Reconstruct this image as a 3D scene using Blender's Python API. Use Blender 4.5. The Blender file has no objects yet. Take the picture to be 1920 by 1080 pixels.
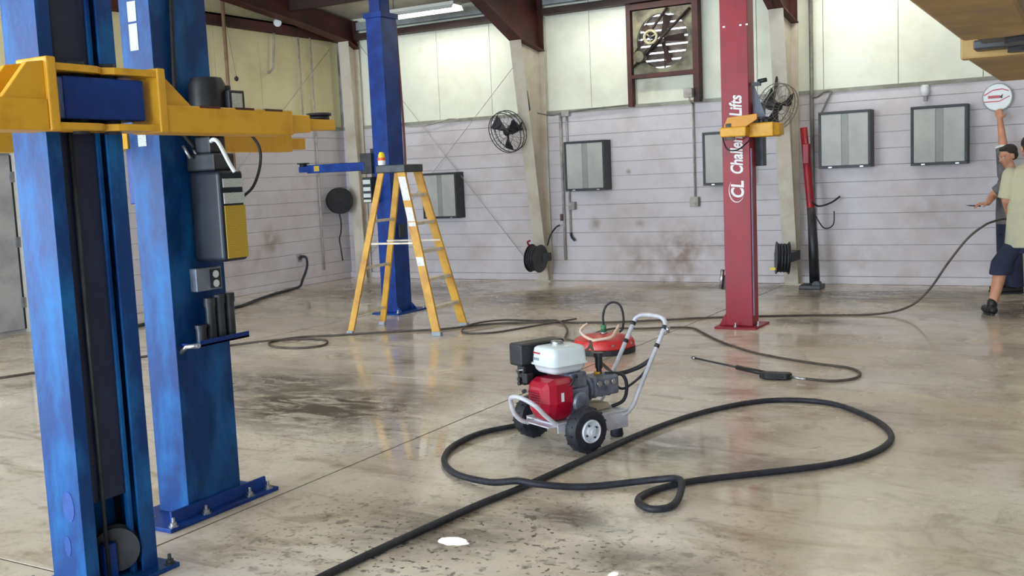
import bpy, bmesh, math, random
from mathutils import Vector, Matrix, Euler
random.seed(7)
PI = math.pi
scene = bpy.context.scene
COL = scene.collection

# ------------------------------------------------------------------ camera
cam_d = bpy.data.cameras.new('camera'); cam = bpy.data.objects.new('camera', cam_d); COL.objects.link(cam)
cam_d.sensor_width = 36.0; cam_d.lens = 36.0 * 1927.7 / 1920.0; cam_d.clip_start = 0.05; cam_d.clip_end = 400
_r = Vector((0.86631612, 0.49756219, -0.04391182)); _u = Vector((-0.01569783, 0.1149894, 0.99324268)); _f = Vector((-0.4992494, 0.85977282, -0.10742781))
cam.matrix_world = Matrix(((_r.x, _u.x, -_f.x, 10.8772), (_r.y, _u.y, -_f.y, -13.4409), (_r.z, _u.z, -_f.z, 1.5505), (0, 0, 0, 1)))
scene.camera = cam
# ------------------------------------------------------------------ view, world, daylight
vs = scene.view_settings; vs.view_transform = 'Standard'; vs.look = 'None'; vs.gamma = 1.0; vs.use_curve_mapping = False
vs.exposure = 0.18
W = bpy.data.worlds.new('sky'); scene.world = W; W.use_nodes = True
bg = W.node_tree.nodes['Background']; bg.inputs[0].default_value = (0.80, 0.90, 1.0, 1); bg.inputs[1].default_value = 2.6

def area(name, loc, rot, sx, sy, power, color):
    l = bpy.data.lights.new(name, 'AREA'); l.shape = 'RECTANGLE'; l.size = sx; l.size_y = sy; l.energy = power; l.color = color
    o = bpy.data.objects.new(name, l); COL.objects.link(o); o.location = loc; o.rotation_euler = rot
    return o
DAY = (0.72, 0.85, 1.0)
# daylight entering by the three open bay doors of the front wall (they face +Y)
area('bay_door_daylight', (3.4, -19.9, 1.95), (PI/2, 0, 0), 4.8, 3.6, 900, DAY)
area('bay_door_daylight', (9.8, -19.9, 1.95), (PI/2, 0, 0), 4.8, 3.6, 380, DAY)
area('bay_door_daylight', (16.2, -19.9, 1.95), (PI/2, 0, 0), 4.8, 3.6, 70, DAY)
# daylight by the open bay door of the left wall (faces +X)
area('side_door_daylight', (0.1, -13.6, 1.9), (PI/2, 0, -PI/2), 4.2, 3.4, 260, DAY)

# ------------------------------------------------------------------ materials
def srgb(r, g, b):
    f = lambda c: (c/255)/12.92 if c/255 <= 0.04045 else ((c/255+0.055)/1.055)**2.4
    return (f(r), f(g), f(b), 1)
MATS = {}
def nodes(name):
    m = bpy.data.materials.new(name); m.use_nodes = True
    return m, m.node_tree, m.node_tree.nodes['Principled BSDF']
def mat(name, c1, c2=None, rough=0.5, metal=0.0, scale=6.0, lo=0.4, hi=0.65, bump=0.0, bscale=40.0, rvar=0.0, stretch=(1, 1, 1), world=False, spec=0.5, detail=6):
    if name in MATS: return MATS[name]
    m, nt, b = nodes(name)
    b.inputs['Base Color'].default_value = c1; b.inputs['Roughness'].default_value = rough; b.inputs['Metallic'].default_value = metal
    b.inputs['Specular IOR Level'].default_value = spec
    if c2 is not None or bump:
        if world:
            g = nt.nodes.new('ShaderNodeNewGeometry'); src = g.outputs['Position']
        else:
            g = nt.nodes.new('ShaderNodeTexCoord'); src = g.outputs['Object']
        mp = nt.nodes.new('ShaderNodeMapping'); mp.inputs['Scale'].default_value = stretch; nt.links.new(src, mp.inputs['Vector'])
    if c2 is not None:
        n = nt.nodes.new('ShaderNodeTexNoise'); n.inputs['Scale'].default_value = scale; n.inputs['Detail'].default_value = detail; n.inputs['Roughness'].default_value = 0.6
        nt.links.new(mp.outputs[0], n.inputs['Vector'])
        mr = nt.nodes.new('ShaderNodeMapRange'); mr.inputs[1].default_value = lo; mr.inputs[2].default_value = hi
        nt.links.new(n.outputs['Fac'], mr.inputs[0])
        mx = nt.nodes.new('ShaderNodeMix'); mx.data_type = 'RGBA'; mx.inputs[6].default_value = c1; mx.inputs[7].default_value = c2
        nt.links.new(mr.outputs[0], mx.inputs[0]); nt.links.new(mx.outputs[2], b.inputs['Base Color'])
        if rvar:
            m2 = nt.nodes.new('ShaderNodeMapRange'); m2.inputs[3].default_value = rough; m2.inputs[4].default_value = rough + rvar
            nt.links.new(mr.outputs[0], m2.inputs[0]); nt.links.new(m2.outputs[0], b.inputs['Roughness'])
    if bump:
        n2 = nt.nodes.new('ShaderNodeTexNoise'); n2.inputs['Scale'].default_value = bscale; n2.inputs['Detail'].default_value = 4
        nt.links.new(mp.outputs[0], n2.inputs['Vector'])
        bp = nt.nodes.new('ShaderNodeBump'); bp.inputs['Strength'].default_value = bump; bp.inputs['Distance'].default_value = 0.01
        nt.links.new(n2.outputs['Fac'], bp.inputs['Height']); nt.links.new(bp.outputs[0], b.inputs['Normal'])
    MATS[name] = m; return m
def emit(name, col, s):
    m, nt, b = nodes(name); b.inputs['Base Color'].default_value = (0.8, 0.8, 0.8, 1)
    b.inputs['Emission Color'].default_value = col; b.inputs['Emission Strength'].default_value = s
    MATS[name] = m; return m
def striped(name, c1, c2, scale, direction='Z', rough=0.5, thr=0.5, distort=0.0):
    m, nt, b = nodes(name); t = nt.nodes.new('ShaderNodeTexCoord'); w = nt.nodes.new('ShaderNodeTexWave'); w.bands_direction = direction
    w.inputs['Scale'].default_value = scale; w.inputs['Distortion'].default_value = distort; w.inputs['Detail'].default_value = 2
    nt.links.new(t.outputs['Object'], w.inputs['Vector'])
    mr = nt.nodes.new('ShaderNodeMapRange'); mr.inputs[1].default_value = thr; mr.inputs[2].default_value = thr + 0.15; nt.links.new(w.outputs['Fac'], mr.inputs[0])
    mx = nt.nodes.new('ShaderNodeMix'); mx.data_type = 'RGBA'; mx.inputs[6].default_value = c1; mx.inputs[7].default_value = c2
    nt.links.new(mr.outputs[0], mx.inputs[0]); nt.links.new(mx.outputs[2], b.inputs['Base Color']); b.inputs['Roughness'].default_value = rough
    MATS[name] = m; return m

BLUE = mat('blue_paint', srgb(4, 54, 112), srgb(20, 104, 168), spec=0.3, rough=0.45, scale=5, lo=0.45, hi=0.7, bump=0.12, bscale=60, stretch=(1, 1, 0.45), rvar=0.15)
BLUE2 = mat('deep_blue_paint', srgb(5, 42, 112), srgb(10, 60, 140), spec=0.3, rough=0.4, scale=5, bump=0.08, bscale=60)
YEL = mat('yellow_paint', srgb(216, 160, 34), srgb(188, 132, 28), rough=0.45, scale=9, lo=0.5, hi=0.8, bump=0.08, bscale=50, rvar=0.2)
RED = mat('red_paint', srgb(146, 14, 34), srgb(130, 18, 36), spec=0.35, rough=0.4, scale=5, bump=0.05)
BROWN = mat('red_oxide_steel', srgb(78, 32, 28), srgb(52, 24, 22), rough=0.6, scale=3, bump=0.1)
DARKBR = mat('dark_brown_steel', srgb(58, 36, 32), srgb(40, 28, 26), rough=0.65, scale=3)
BEIGE = mat('column_beige', srgb(204, 196, 182), srgb(172, 160, 144), rough=0.6, scale=2.5, lo=0.45, hi=0.75, bump=0.05, world=True)
BLACK = mat('black_plastic', srgb(22, 22, 26), srgb(38, 38, 44), rough=0.45, scale=12)
RUBBER = mat('black_rubber', srgb(24, 25, 32), srgb(40, 42, 54), rough=0.55, scale=20, bump=0.2, bscale=120)
DGREY = mat('dark_grey_metal', srgb(48, 50, 54), srgb(66, 68, 72), rough=0.45, metal=0.4, scale=10)
STEEL = mat('bright_steel', srgb(190, 192, 196), srgb(150, 152, 156), rough=0.28, metal=0.9, scale=14)
ALU = mat('grey_aluminium', srgb(132, 137, 152), srgb(92, 97, 112), rough=0.45, metal=0.6, scale=14, bump=0.2, bscale=70)
CONDUIT = mat('painted_conduit', srgb(176, 170, 164), srgb(140, 132, 126), rough=0.55, scale=8)
WHITE = mat('white_plastic', srgb(232, 236, 238), rough=0.35)
LABEL = striped('printed_label', srgb(206, 212, 206), srgb(150, 156, 156), 55, 'Z', thr=0.55, distort=9)
YLABEL = striped('yellow_label', srgb(190, 158, 44), srgb(158, 130, 34), 45, 'Z', thr=0.7, distort=9)

# wet stained concrete
def concrete():
    m, nt, b = nodes('wet_concrete'); N = nt.nodes; Lk = nt.links
    g = N.new('ShaderNodeNewGeometry'); pos = g.outputs['Position']
    def noise(scale, detail=6, rough=0.6, st=(1, 1, 1), dist=0.0):
        mp = N.new('ShaderNodeMapping'); mp.inputs['Scale'].default_value = st; Lk.new(pos, mp.inputs[0])
        n = N.new('ShaderNodeTexNoise'); n.inputs['Scale'].default_value = scale; n.inputs['Detail'].default_value = detail; n.inputs['Roughness'].default_value = rough; n.inputs['Distortion'].default_value = dist
        Lk.new(mp.outputs[0], n.inputs['Vector']); return n.outputs['Fac']
    def rng(v, a, c, lo=0.0, hi=1.0):
        r = N.new('ShaderNodeMapRange'); r.inputs[1].default_value = a; r.inputs[2].default_value = c; r.inputs[3].default_value = lo; r.inputs[4].default_value = hi; Lk.new(v, r.inputs[0]); return r.outputs[0]
    def mth(op, a, c):
        n = N.new('ShaderNodeMath'); n.operation = op
        for i, v in ((0, a), (1, c)):
            if isinstance(v, (int, float)): n.inputs[i].default_value = v
            else: Lk.new(v, n.inputs[i])
        return n.outputs[0]
    def mixc(f, a, c):
        n = N.new('ShaderNodeMix'); n.data_type = 'RGBA'
        if isinstance(f, float): n.inputs[0].default_value = f
        else: Lk.new(f, n.inputs[0])
        for i, v in ((6, a), (7, c)):
            if isinstance(v, tuple): n.inputs[i].default_value = v
            else: Lk.new(v, n.inputs[i])
        return n.outputs[2]
    def blob(cx, cy, rx, ry):          # soft ellipse round a place on the floor
        mp = N.new('ShaderNodeMapping'); mp.vector_type = 'POINT'; mp.inputs['Location'].default_value = (-cx/rx, -cy/ry, 0); mp.inputs['Scale'].default_value = (1/rx, 1/ry, 0)
        Lk.new(pos, mp.inputs[0]); l = N.new('ShaderNodeVectorMath'); l.operation = 'LENGTH'; Lk.new(mp.outputs[0], l.inputs[0])
        return rng(l.outputs['Value'], 1.0, 0.35)
    big = noise(0.55, 5, 0.6); mid = noise(2.2, 7, 0.65, dist=0.6); fine = noise(14, 5, 0.7); streak = noise(1.6, 6, 0.65, (1, 3.2, 1), 0.8)
    c = mixc(rng(big, 0.38, 0.66), srgb(228, 217, 203), srgb(194, 177, 155))
    c = mixc(rng(streak, 0.52, 0.74), c, srgb(158, 140, 114))
    c = mixc(rng(mid, 0.58, 0.78), c, srgb(128, 112, 92))
    c = mixc(mth('MULTIPLY', rng(fine, 0.52, 0.7), 0.30), c, srgb(130, 118, 104))
    stain = None
    for s in [(6.05, -7.95, 1.35, 0.95, 1.0), (5.2, -7.5, 1.2, 0.8, 0.9), (6.6, -7.4, 0.5, 0.4, 0.7), (8.75, -8.15, 0.38, 0.45, 0.8), (9.3, -8.3, 0.4, 0.35, 0.6), (8.3, -9.75, 0.55, 0.45, 0.75), (8.85, -9.4, 0.4, 0.22, 0.8), (9.3, -9.8, 0.4, 0.25, 0.7), (8.6, -1.1, 2.4, 1.1, 0.9), (4.9, -2.0, 2.4, 1.4, 0.85), (10.4, -1.8, 1.5, 1.4, 0.8), (6.6, -0.5, 2.0, 0.7, 0.8), (8.4, -3.3, 0.5, 0.3, 0.8), (2.2, -1.6, 2.4, 1.7, 0.85), (1.2, -4.0, 1.2, 1.5, 0.5), (7.7, -7.9, 0.5, 0.4, 0.5)]:
        v = mth('MULTIPLY', blob(*s[:4]), s[4]); stain = v if stain is None else mth('MAXIMUM', stain, v)
    brk = rng(noise(3.0, 8, 0.7, (1, 2.2, 1), 1.0), 0.32, 0.54)
    c = mixc(mth('MULTIPLY', mth('MULTIPLY', stain, brk), 0.95), c, srgb(60, 50, 38))
    # small dark specks, denser in the foreground by the door side
    v = N.new('ShaderNodeTexNoise'); v.inputs['Scale'].default_value = 30; v.inputs['Detail'].default_value = 3; v.inputs['Roughness'].default_value = 0.42; Lk.new(pos, v.inputs['Vector'])
    near = mth('MAXIMUM', mth('MAXIMUM', blob(8.6, -9.9, 1.5, 1.3), mth('MULTIPLY', blob(7.2, -8.2, 2.6, 1.5), 0.45)), 0.12)
    sp = mth('MULTIPLY', rng(v.outputs['Fac'], 0.60, 0.65), near)
    sp2 = mth('MULTIPLY', rng(noise(12, 5, 0.6, dist=0.4), 0.575, 0.65), near)
    sp = mth('MAXIMUM', mth('MULTIPLY', sp, rng(mid, 0.34, 0.52)), mth('MULTIPLY', sp2, 0.8))
    c = mixc(mth('MULTIPLY', sp, 0.95), c, srgb(60, 54, 48))
    Lk.new(c, b.inputs['Base Color'])
    wet = rng(noise(0.8, 5, 0.6, dist=0.5), 0.34, 0.56)
    dry = mth('MAXIMUM', blob(8.7, -10.4, 2.6, 1.7), mth('MULTIPLY', mth('MULTIPLY', stain, brk), 0.7))
    wet = mth('MULTIPLY', wet, mth('SUBTRACT', 1.0, mth('MULTIPLY', dry, 0.85)))
    for p in [(8.72, -8.0, 0.9, 0.9), (6.9, -8.6, 0.8, 1.0), (9.24, -9.94, 0.03, 0.05)]:
        wet = mth('MAXIMUM', wet, mth('MULTIPLY', blob(*p), 1.0))
    r = mth('SUBTRACT', 0.44, mth('MULTIPLY', wet, 0.385))
    r = mth('ADD', r, mth('MULTIPLY', rng(fine, 0.45, 0.7), 0.045))
    glint = mth('MAXIMUM', blob(8.46, -9.88, 0.10, 0.07), blob(9.24, -9.935, 0.03, 0.012))
    r = mth('MULTIPLY', r, mth('SUBTRACT', 1.0, mth('MULTIPLY', rng(mth('ADD', mth('MULTIPLY', glint, 0.5), mth('MULTIPLY', noise(38, 3, 0.6), 0.5)), 0.45, 0.5), 0.9)))
    Lk.new(r, b.inputs['Roughness']); b.inputs['Specular IOR Level'].default_value = 0.5
    bp = N.new('ShaderNodeBump'); bp.inputs['Strength'].default_value = 0.10; bp.inputs['Distance'].default_value = 0.004
    Lk.new(mth('MULTIPLY', fine, mth('SUBTRACT', 1.0, wet)), bp.inputs['Height']); Lk.new(bp.outputs[0], b.inputs['Normal'])
    return m
CONC = concrete()

def wallpaint(name, base, dirt, spots, strength=0.6):
    m, nt, b = nodes(name); N = nt.nodes; Lk = nt.links
    g = N.new('ShaderNodeNewGeometry'); pos = g.outputs['Position']
    n = N.new('ShaderNodeTexNoise'); n.inputs['Scale'].default_value = 1.3; n.inputs['Detail'].default_value = 7; n.inputs['Roughness'].default_value = 0.65; Lk.new(pos, n.inputs['Vector'])
    mr = N.new('ShaderNodeMapRange'); mr.inputs[1].default_value = 0.46; mr.inputs[2].default_value = 0.80; mr.inputs[4].default_value = 0.5; Lk.new(n.outputs['Fac'], mr.inputs[0])
    f = mr.outputs[0]
    n3 = N.new('ShaderNodeTexNoise'); n3.inputs['Scale'].default_value = 5; n3.inputs['Detail'].default_value = 6; Lk.new(pos, n3.inputs['Vector'])
    for (cx, cy, cz, r, s) in spots:
        d = N.new('ShaderNodeVectorMath'); d.operation = 'DISTANCE'; Lk.new(pos, d.inputs[0]); d.inputs[1].default_value = (cx, cy, cz)
        q = N.new('ShaderNodeMapRange'); q.inputs[1].default_value = r; q.inputs[2].default_value = 0.1*r; q.inputs[4].default_value = s; Lk.new(d.outputs['Value'], q.inputs[0])
        k = N.new('ShaderNodeMath'); k.operation = 'MULTIPLY'; Lk.new(q.outputs[0], k.inputs[0])
        k2 = N.new('ShaderNodeMapRange'); k2.inputs[1].default_value = 0.3; k2.inputs[2].default_value = 0.6; Lk.new(n3.outputs['Fac'], k2.inputs[0]); Lk.new(k2.outputs[0], k.inputs[1])
        a = N.new('ShaderNodeMath'); a.operation = 'MAXIMUM'; Lk.new(f, a.inputs[0]); Lk.new(k.outputs[0], a.inputs[1]); f = a.outputs[0]
    mx = N.new('ShaderNodeMix'); mx.data_type = 'RGBA'; mx.inputs[6].default_value = base; mx.inputs[7].default_value = dirt
    Lk.new(f, mx.inputs[0]); Lk.new(mx.outputs[2], b.inputs['Base Color']); b.inputs['Roughness'].default_value = 0.55
    n2 = N.new('ShaderNodeTexNoise'); n2.inputs['Scale'].default_value = 35; n2.inputs['Detail'].default_value = 4; Lk.new(pos, n2.inputs['Vector'])
    bp = N.new('ShaderNodeBump'); bp.inputs['Strength'].default_value = 0.15; bp.inputs['Distance'].default_value = 0.006; Lk.new(n2.outputs['Fac'], bp.inputs['Height']); Lk.new(bp.outputs[0], b.inputs['Normal'])
    return m
BLOCK = wallpaint('painted_block', srgb(206, 200, 204), srgb(142, 120, 104),
                  [(5.8, 0, 0.40, 0.62, 1.0), (5.75, 0, 0.08, 0.6, 0.9), (5.2, 0, 0.3, 0.7, 0.6), (6.3, 0, 0.5, 0.6, 0.5), (4.5, 0, 0.82, 0.13, 0.9), (5.2, 0, 0.8, 0.13, 0.8), (0, -1.85, 0.75, 0.35, 0.85), (0, -2.1, 0.5, 0.3, 0.5), (9.0, 0, 0.9, 0.8, 0.4), (0.3, 0, 0.4, 0.7, 0.5), (8.2, 0, 0.3, 0.6, 0.4), (5.05, 0, 1.55, 0.05, 0.9)])
MORTAR = mat('grimy_mortar', srgb(176, 170, 170), srgb(104, 94, 90), rough=0.8, scale=1.6, lo=0.42, hi=0.62, world=True)
PANEL = wallpaint('white_liner', srgb(228, 230, 214), srgb(176, 170, 148), [(3.6, -0.1, 3.3, 0.5, 0.5), (5.4, 0, 2.7, 0.4, 0.8), (4.5, 0, 2.9, 0.05, 0.8), (4.7, 0, 2.6, 0.06, 0.8)])
PANEL_LIT = wallpaint('warm_lit_liner', srgb(222, 212, 168), srgb(176, 164, 124), [(0, -0.6, 3.4, 0.5, 0.5)])  # same white liner, with the warm light on this wall tinted in
ROOFM = mat('roof_insulation', srgb(196, 192, 178), srgb(150, 144, 132), rough=0.7, scale=1.2, world=True)

# ------------------------------------------------------------------ mesh helpers
class MB:
    def __init__(self): self.bm = bmesh.new()
    def box(self, x0, x1, y0, y1, z0, z1, M=None):
        vs = [self.bm.verts.new(v) for v in ((x0,y0,z0),(x1,y0,z0),(x1,y1,z0),(x0,y1,z0),(x0,y0,z1),(x1,y0,z1),(x1,y1,z1),(x0,y1,z1))]
        for f in ((0,3,2,1),(4,5,6,7),(0,1,5,4),(1,2,6,5),(2,3,7,6),(3,0,4,7)): self.bm.faces.new([vs[i] for i in f])
        if M is not None:
            for v in vs: v.co = M @ v.co
        return self
    def prism(self, pts, axis, a, b):
        # polygon given in the two other axes, extruded along axis from a to b
        def P(p, t):
            return {'x': (t, p[0], p[1]), 'y': (p[0], t, p[1]), 'z': (p[0], p[1], t)}[axis]
        A = [self.bm.verts.new(P(p, a)) for p in pts]; B = [self.bm.verts.new(P(p, b)) for p in pts]
        self.bm.faces.new(A); self.bm.faces.new(B[::-1]); n = len(pts)
        for i in range(n): self.bm.faces.new((A[i], B[i], B[(i+1) % n], A[(i+1) % n]))
        return self
    def ring(self, c, ax, r, n, up=None):
        ax = Vector(ax).normalized(); u = Vector(up) if up is not None else (Vector((0,0,1)) if abs(ax.z) < 0.9 else Vector((1,0,0)))
        u = (u - ax*u.dot(ax)).normalized(); w = ax.cross(u); c = Vector(c)
        rr = r if isinstance(r, tuple) else (r, r)
        return [self.bm.verts.new(c + u*rr[0]*math.cos(2*PI*i/n) + w*rr[1]*math.sin(2*PI*i/n)) for i in range(n)]
    def bridge(self, A, B, smooth=True):
        n = len(A)
        for i in range(n):
            f = self.bm.faces.new((A[i], A[(i+1) % n], B[(i+1) % n], B[i])); f.smooth = smooth
    def cyl(self, p0, p1, r0, r1=None, n=16, caps=True):
        p0 = Vector(p0); p1 = Vector(p1); ax = p1 - p0
        A = self.ring(p0, ax, r0, n); B = self.ring(p1, ax, r1 if r1 is not None else r0, n); self.bridge(A, B)
        if caps: self.bm.faces.new(A[::-1]); self.bm.faces.new(B)
        return self
    def lathe(self, c, ax, prof, n=24):      # prof: list of (radius, distance along axis)
        c = Vector(c); ax = Vector(ax).normalized(); prev = None; rings = []
        for r, d in prof:
            R = self.ring(c + ax*d, ax, max(r, 1e-4), n)
            if prev: self.bridge(prev, R)
            else: self.bm.faces.new(R[::-1])
            prev = R; rings.append(R)
        self.bm.faces.new(prev)
        for i in range(1, len(prof)-1):
            a = Vector((prof[i][0]-prof[i-1][0], prof[i][1]-prof[i-1][1])); b = Vector((prof[i+1][0]-prof[i][0], prof[i+1][1]-prof[i][1]))
            if a.length > 1e-6 and b.length > 1e-6 and a.angle(b) > 0.6:
                R = rings[i]
                for k in range(n):
                    e = self.bm.edges.get((R[k], R[(k+1) % n]))
                    if e: e.smooth = False
        return self
    def tube(self, pts, r, n=8, closed=False, caps=True):
        pts = [Vector(p) for p in pts]; N = len(pts); rings = []; up = None
        for i in range(N):
            a = pts[(i-1) % N] if (closed or i > 0) else pts[i]; b = pts[(i+1) % N] if (closed or i < N-1) else pts[i]
            t = (b - a).normalized()
            if up is None: up = Vector((0,0,1)) if abs(t.z) < 0.9 else Vector((1,0,0))
            up = (up - t*up.dot(t)).normalized()
            rr = r[i] if isinstance(r, list) else r
            rings.append(self.ring(pts[i], t, rr, n, up))
        for i in range(N-1): self.bridge(rings[i], rings[i+1])
        if closed: self.bridge(rings[-1], rings[0])
        elif caps: self.bm.faces.new(rings[0][::-1]); self.bm.faces.new(rings[-1])
        return self
    def torus(self, c, ax, R, r, n=32, k=8):
        c = Vector(c); ax = Vector(ax).normalized(); u = Vector((0,0,1)) if abs(ax.z) < 0.9 else Vector((1,0,0)); u = (u - ax*u.dot(ax)).normalized(); w = ax.cross(u)
        return self.tube([c + u*R*math.cos(2*PI*i/n) + w*R*math.sin(2*PI*i/n) for i in range(n)], r, k, closed=True)
    def ball(self, c, r, n=14, M=None):
        rr = r if isinstance(r, tuple) else (r, r, r)
        mt = Matrix.Translation(c) @ (M if M is not None else Matrix.Identity(4)) @ Matrix.Diagonal((*rr, 1))
        res = bmesh.ops.create_uvsphere(self.bm, u_segments=n, v_segments=max(8, n*2//3), radius=1, matrix=mt)
        for v in res['verts']:
            for f in v.link_faces: f.smooth = True
        return self
    def cap(self, p0, r0, p1, r1, n=12):     # tapered capsule
        p0 = Vector(p0); p1 = Vector(p1); self.cyl(p0, p1, r0, r1, n); self.ball(p0, r0, n); self.ball(p1, r1, n); return self
    def build(self, name, m, parent=None, bevel=0.0, loc=None, smooth=False, seg=2):
        bmesh.ops.recalc_face_normals(self.bm, faces=self.bm.faces[:])
        me = bpy.data.meshes.new(name); self.bm.to_mesh(me); self.bm.free()
        if smooth:
            for p in me.polygons: p.use_smooth = True
        if m is not None: me.materials.append(m)
        o = bpy.data.objects.new(name, me); COL.objects.link(o)
        if parent is not None: o.parent = parent
        if loc is not None: o.location = loc
        if bevel:
            bv = o.modifiers.new('bevel', 'BEVEL'); bv.width = bevel; bv.segments = seg; bv.limit_method = 'ANGLE'; bv.angle_limit = math.radians(40); bv.harden_normals = False
        return o
def tag(o, label=None, cat=None, group=None, kind=None):
    if label: o['label'] = label
    if cat: o['category'] = cat
    if group: o['group'] = group
    if kind: o['kind'] = kind
    return o
def thing(name, loc, label, cat, rz=0.0, group=None):
    o = bpy.data.objects.new(name, None); COL.objects.link(o); o.location = loc; o.rotation_euler = (0, 0, rz); o.empty_display_size = 0.1
    return tag(o, label, cat, group)
def copy_tree(o, parent=None):
    c = o.copy(); COL.objects.link(c); c.parent = parent
    for ch in o.children: copy_tree(ch, c)
    return c
def spline(pts, sub=6, closed=False):
    P = [Vector(p) for p in pts]; n = len(P); out = []
    rngN = n if closed else n-1
    for i in range(rngN):
        p0 = P[(i-1) % n] if (closed or i > 0) else P[0]; p1 = P[i]; p2 = P[(i+1) % n]; p3 = P[(i+2) % n] if (closed or i+2 < n) else P[-1]
        for k in range(sub):
            t = k/sub
            out.append(0.5*((2*p1) + (p2-p0)*t + (2*p0-5*p1+4*p2-p3)*t*t + (3*p1-p0-3*p2+p3)*t**3))
    if not closed: out.append(P[-1])
    return out
def box1(name, m, parent, x0, x1, y0, y1, z0, z1, bevel=0.0):
    return MB().box(x0, x1, y0, y1, z0, z1).build(name, m, parent, bevel)
def text_mesh(name, s, size, m, parent, mw, shear=0.0, ext=0.002, bold=0.0, width=1.0):
    cu = bpy.data.curves.new(name, 'FONT'); cu.body = s; cu.size = size; cu.extrude = ext; cu.shear = shear; cu.offset = bold; cu.align_x = 'LEFT'; cu.resolution_u = 4
    t = bpy.data.objects.new('tmp', cu); COL.objects.link(t); bpy.context.view_layer.update()
    me = bpy.data.meshes.new_from_object(t.evaluated_get(bpy.context.evaluated_depsgraph_get())); bpy.data.objects.remove(t); bpy.data.curves.remove(cu)
    me.transform(Matrix.Diagonal((width, 1, 1, 1))); me.transform(mw); me.materials.clear(); me.materials.append(m); me.name = name
    o = bpy.data.objects.new(name, me); COL.objects.link(o); o.parent = parent; return o

# ================================================================== THE SETTING
XR, YF = 21.0, -20.0
fl = tag(MB().box(-0.2, XR, YF, 0.2, -0.25, -0.004).build('floor', mat('joint_grime', srgb(70, 62, 54), rough=0.8)), kind='structure')
xs = [-0.2, 3.32, 7.27, 11.22, 15.17, XR]; ys = [0.2, -2.95, -6.90, -10.84, -14.79, YF]; G = 0.007
for i in range(len(xs)-1):
    for j in range(len(ys)-1):
        box1('slab', CONC, fl, xs[i]+G, xs[i+1]-G, ys[j+1]+G, ys[j]-G, -0.03, 0.0)

ZC = [0.0, 0.10] + [0.10 + 0.2*k for k in range(1, 12)] + [2.44]
wb = tag(MB().box(-0.2, XR, 0.012, 0.2, 0, 2.44).box(-0.2, 5.21, 0.062, 0.2, 2.44, 4.3).box(6.05, XR, 0.062, 0.2, 2.44, 4.3).box(5.21, 6.05, 0.062, 0.2, 2.44, 2.87).box(5.21, 6.05, 0.062, 0.2, 3.73, 4.3).build('wall_back', MORTAR), kind='structure')
for a, b in zip(ZC[:-1], ZC[1:]):
    y = -0.025 if a == 0 else 0.0
    box1('block_course', BLOCK, wb, 0.0, XR, y, 0.05, a+0.0022, b-0.0022, 0.003)
# liner panels above, with a hole for the exhaust fan
EX0, EX1, EZ0, EZ1 = 5.20, 6.06, 2.86, 3.74
seams = [0.0, 0.95, 1.9, 2.85, 3.8, 4.5, EX0, EX1, 6.9, 7.75, 8.65, 9.6, 10.5, 11.5, 12.5, 13.5, 14.5, 15.5, 16.5, 17.5, 18.5, 19.5, XR]
for a, b in zip(seams[:-1], seams[1:]):
    if a == EX0:
        box1('liner_panel', PANEL, wb, a+0.003, b-0.003, 0.03, 0.06, 2.44, EZ0, 0.003); box1('liner_panel', PANEL, wb, a+0.003, b-0.003, 0.03, 0.06, EZ1, 4.25, 0.003)
    else:
        box1('liner_panel', PANEL, wb, a+0.003, b-0.003, 0.03, 0.06, 2.44, 4.25, 0.003)
wl = tag(MB().box(-0.2, -0.062, -11.4, 0.0, 2.44, 5.4).box(-0.2, -0.012, -5.75, 0.0, 0, 2.44).box(-0.2, -0.012, -11.4, -7.9, 0, 2.44).box(-0.2, -0.012, YF, -15.8, 0, 2.44).build('wall_left', MORTAR), kind='structure')
for a, b in zip(ZC[:-1], ZC[1:]):
    for y0, y1 in ((-5.75, 0.0), (-11.4, -7.9), (YF, -15.8)):
        box1('block_course', BLOCK, wl, -0.05, 0.0, y0, y1, a+0.0022, b-0.0022, 0.003)
ysm = [0.0, -0.9, -1.8, -2.7, -3.6, -4.5, -5.4, -6.3, -7.2, -8.1, -9.0, -10.0, -11.4]
for a, b in zip(ysm[:-1], ysm[1:]): box1('liner_panel', PANEL_LIT, wl, -0.06, -0.03, b+0.003, a-0.003, 2.44, 5.35, 0.003)
box1('liner_panel', PANEL_LIT, wl, -0.06, -0.03, -15.8, -11.4, 3.75, 5.75); box1('liner_panel', PANEL_LIT, wl, -0.06, -0.03, YF, -15.8, 2.44, 5.75)
tag(MB().box(XR, XR+0.2, YF, 0.2, 0, 5.8).build('wall_right', BLOCK), kind='structure')
wf = MB()
for x0, x1 in ((-0.2, 0.9), (5.9, 7.3), (12.3, 13.7), (18.7, XR)): wf.box(x0, x1, YF-0.2, YF, 0, 5.2)
for x0, x1 in ((0.9, 5.9), (7.3, 12.3), (13.7, 18.7)): wf.box(x0, x1, YF-0.2, YF, 3.75, 5.2)
tag(wf.build('wall_front', PANEL), kind='structure')
ROOF = lambda y: 4.18 + 0.11*(-y) if y > -10 else 4.18 + 1.1 - 0.11*(-y-10)
tag(MB().prism([(0.2, ROOF(0)-0.02), (-10, ROOF(-10)), (YF-0.2, ROOF(YF)), (YF-0.2, ROOF(YF)+0.12), (-10, ROOF(-10)+0.12), (0.2, ROOF(0)+0.1)], 'x', -0.2, XR+0.2).build('ceiling', ROOFM), kind='structure')
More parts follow.
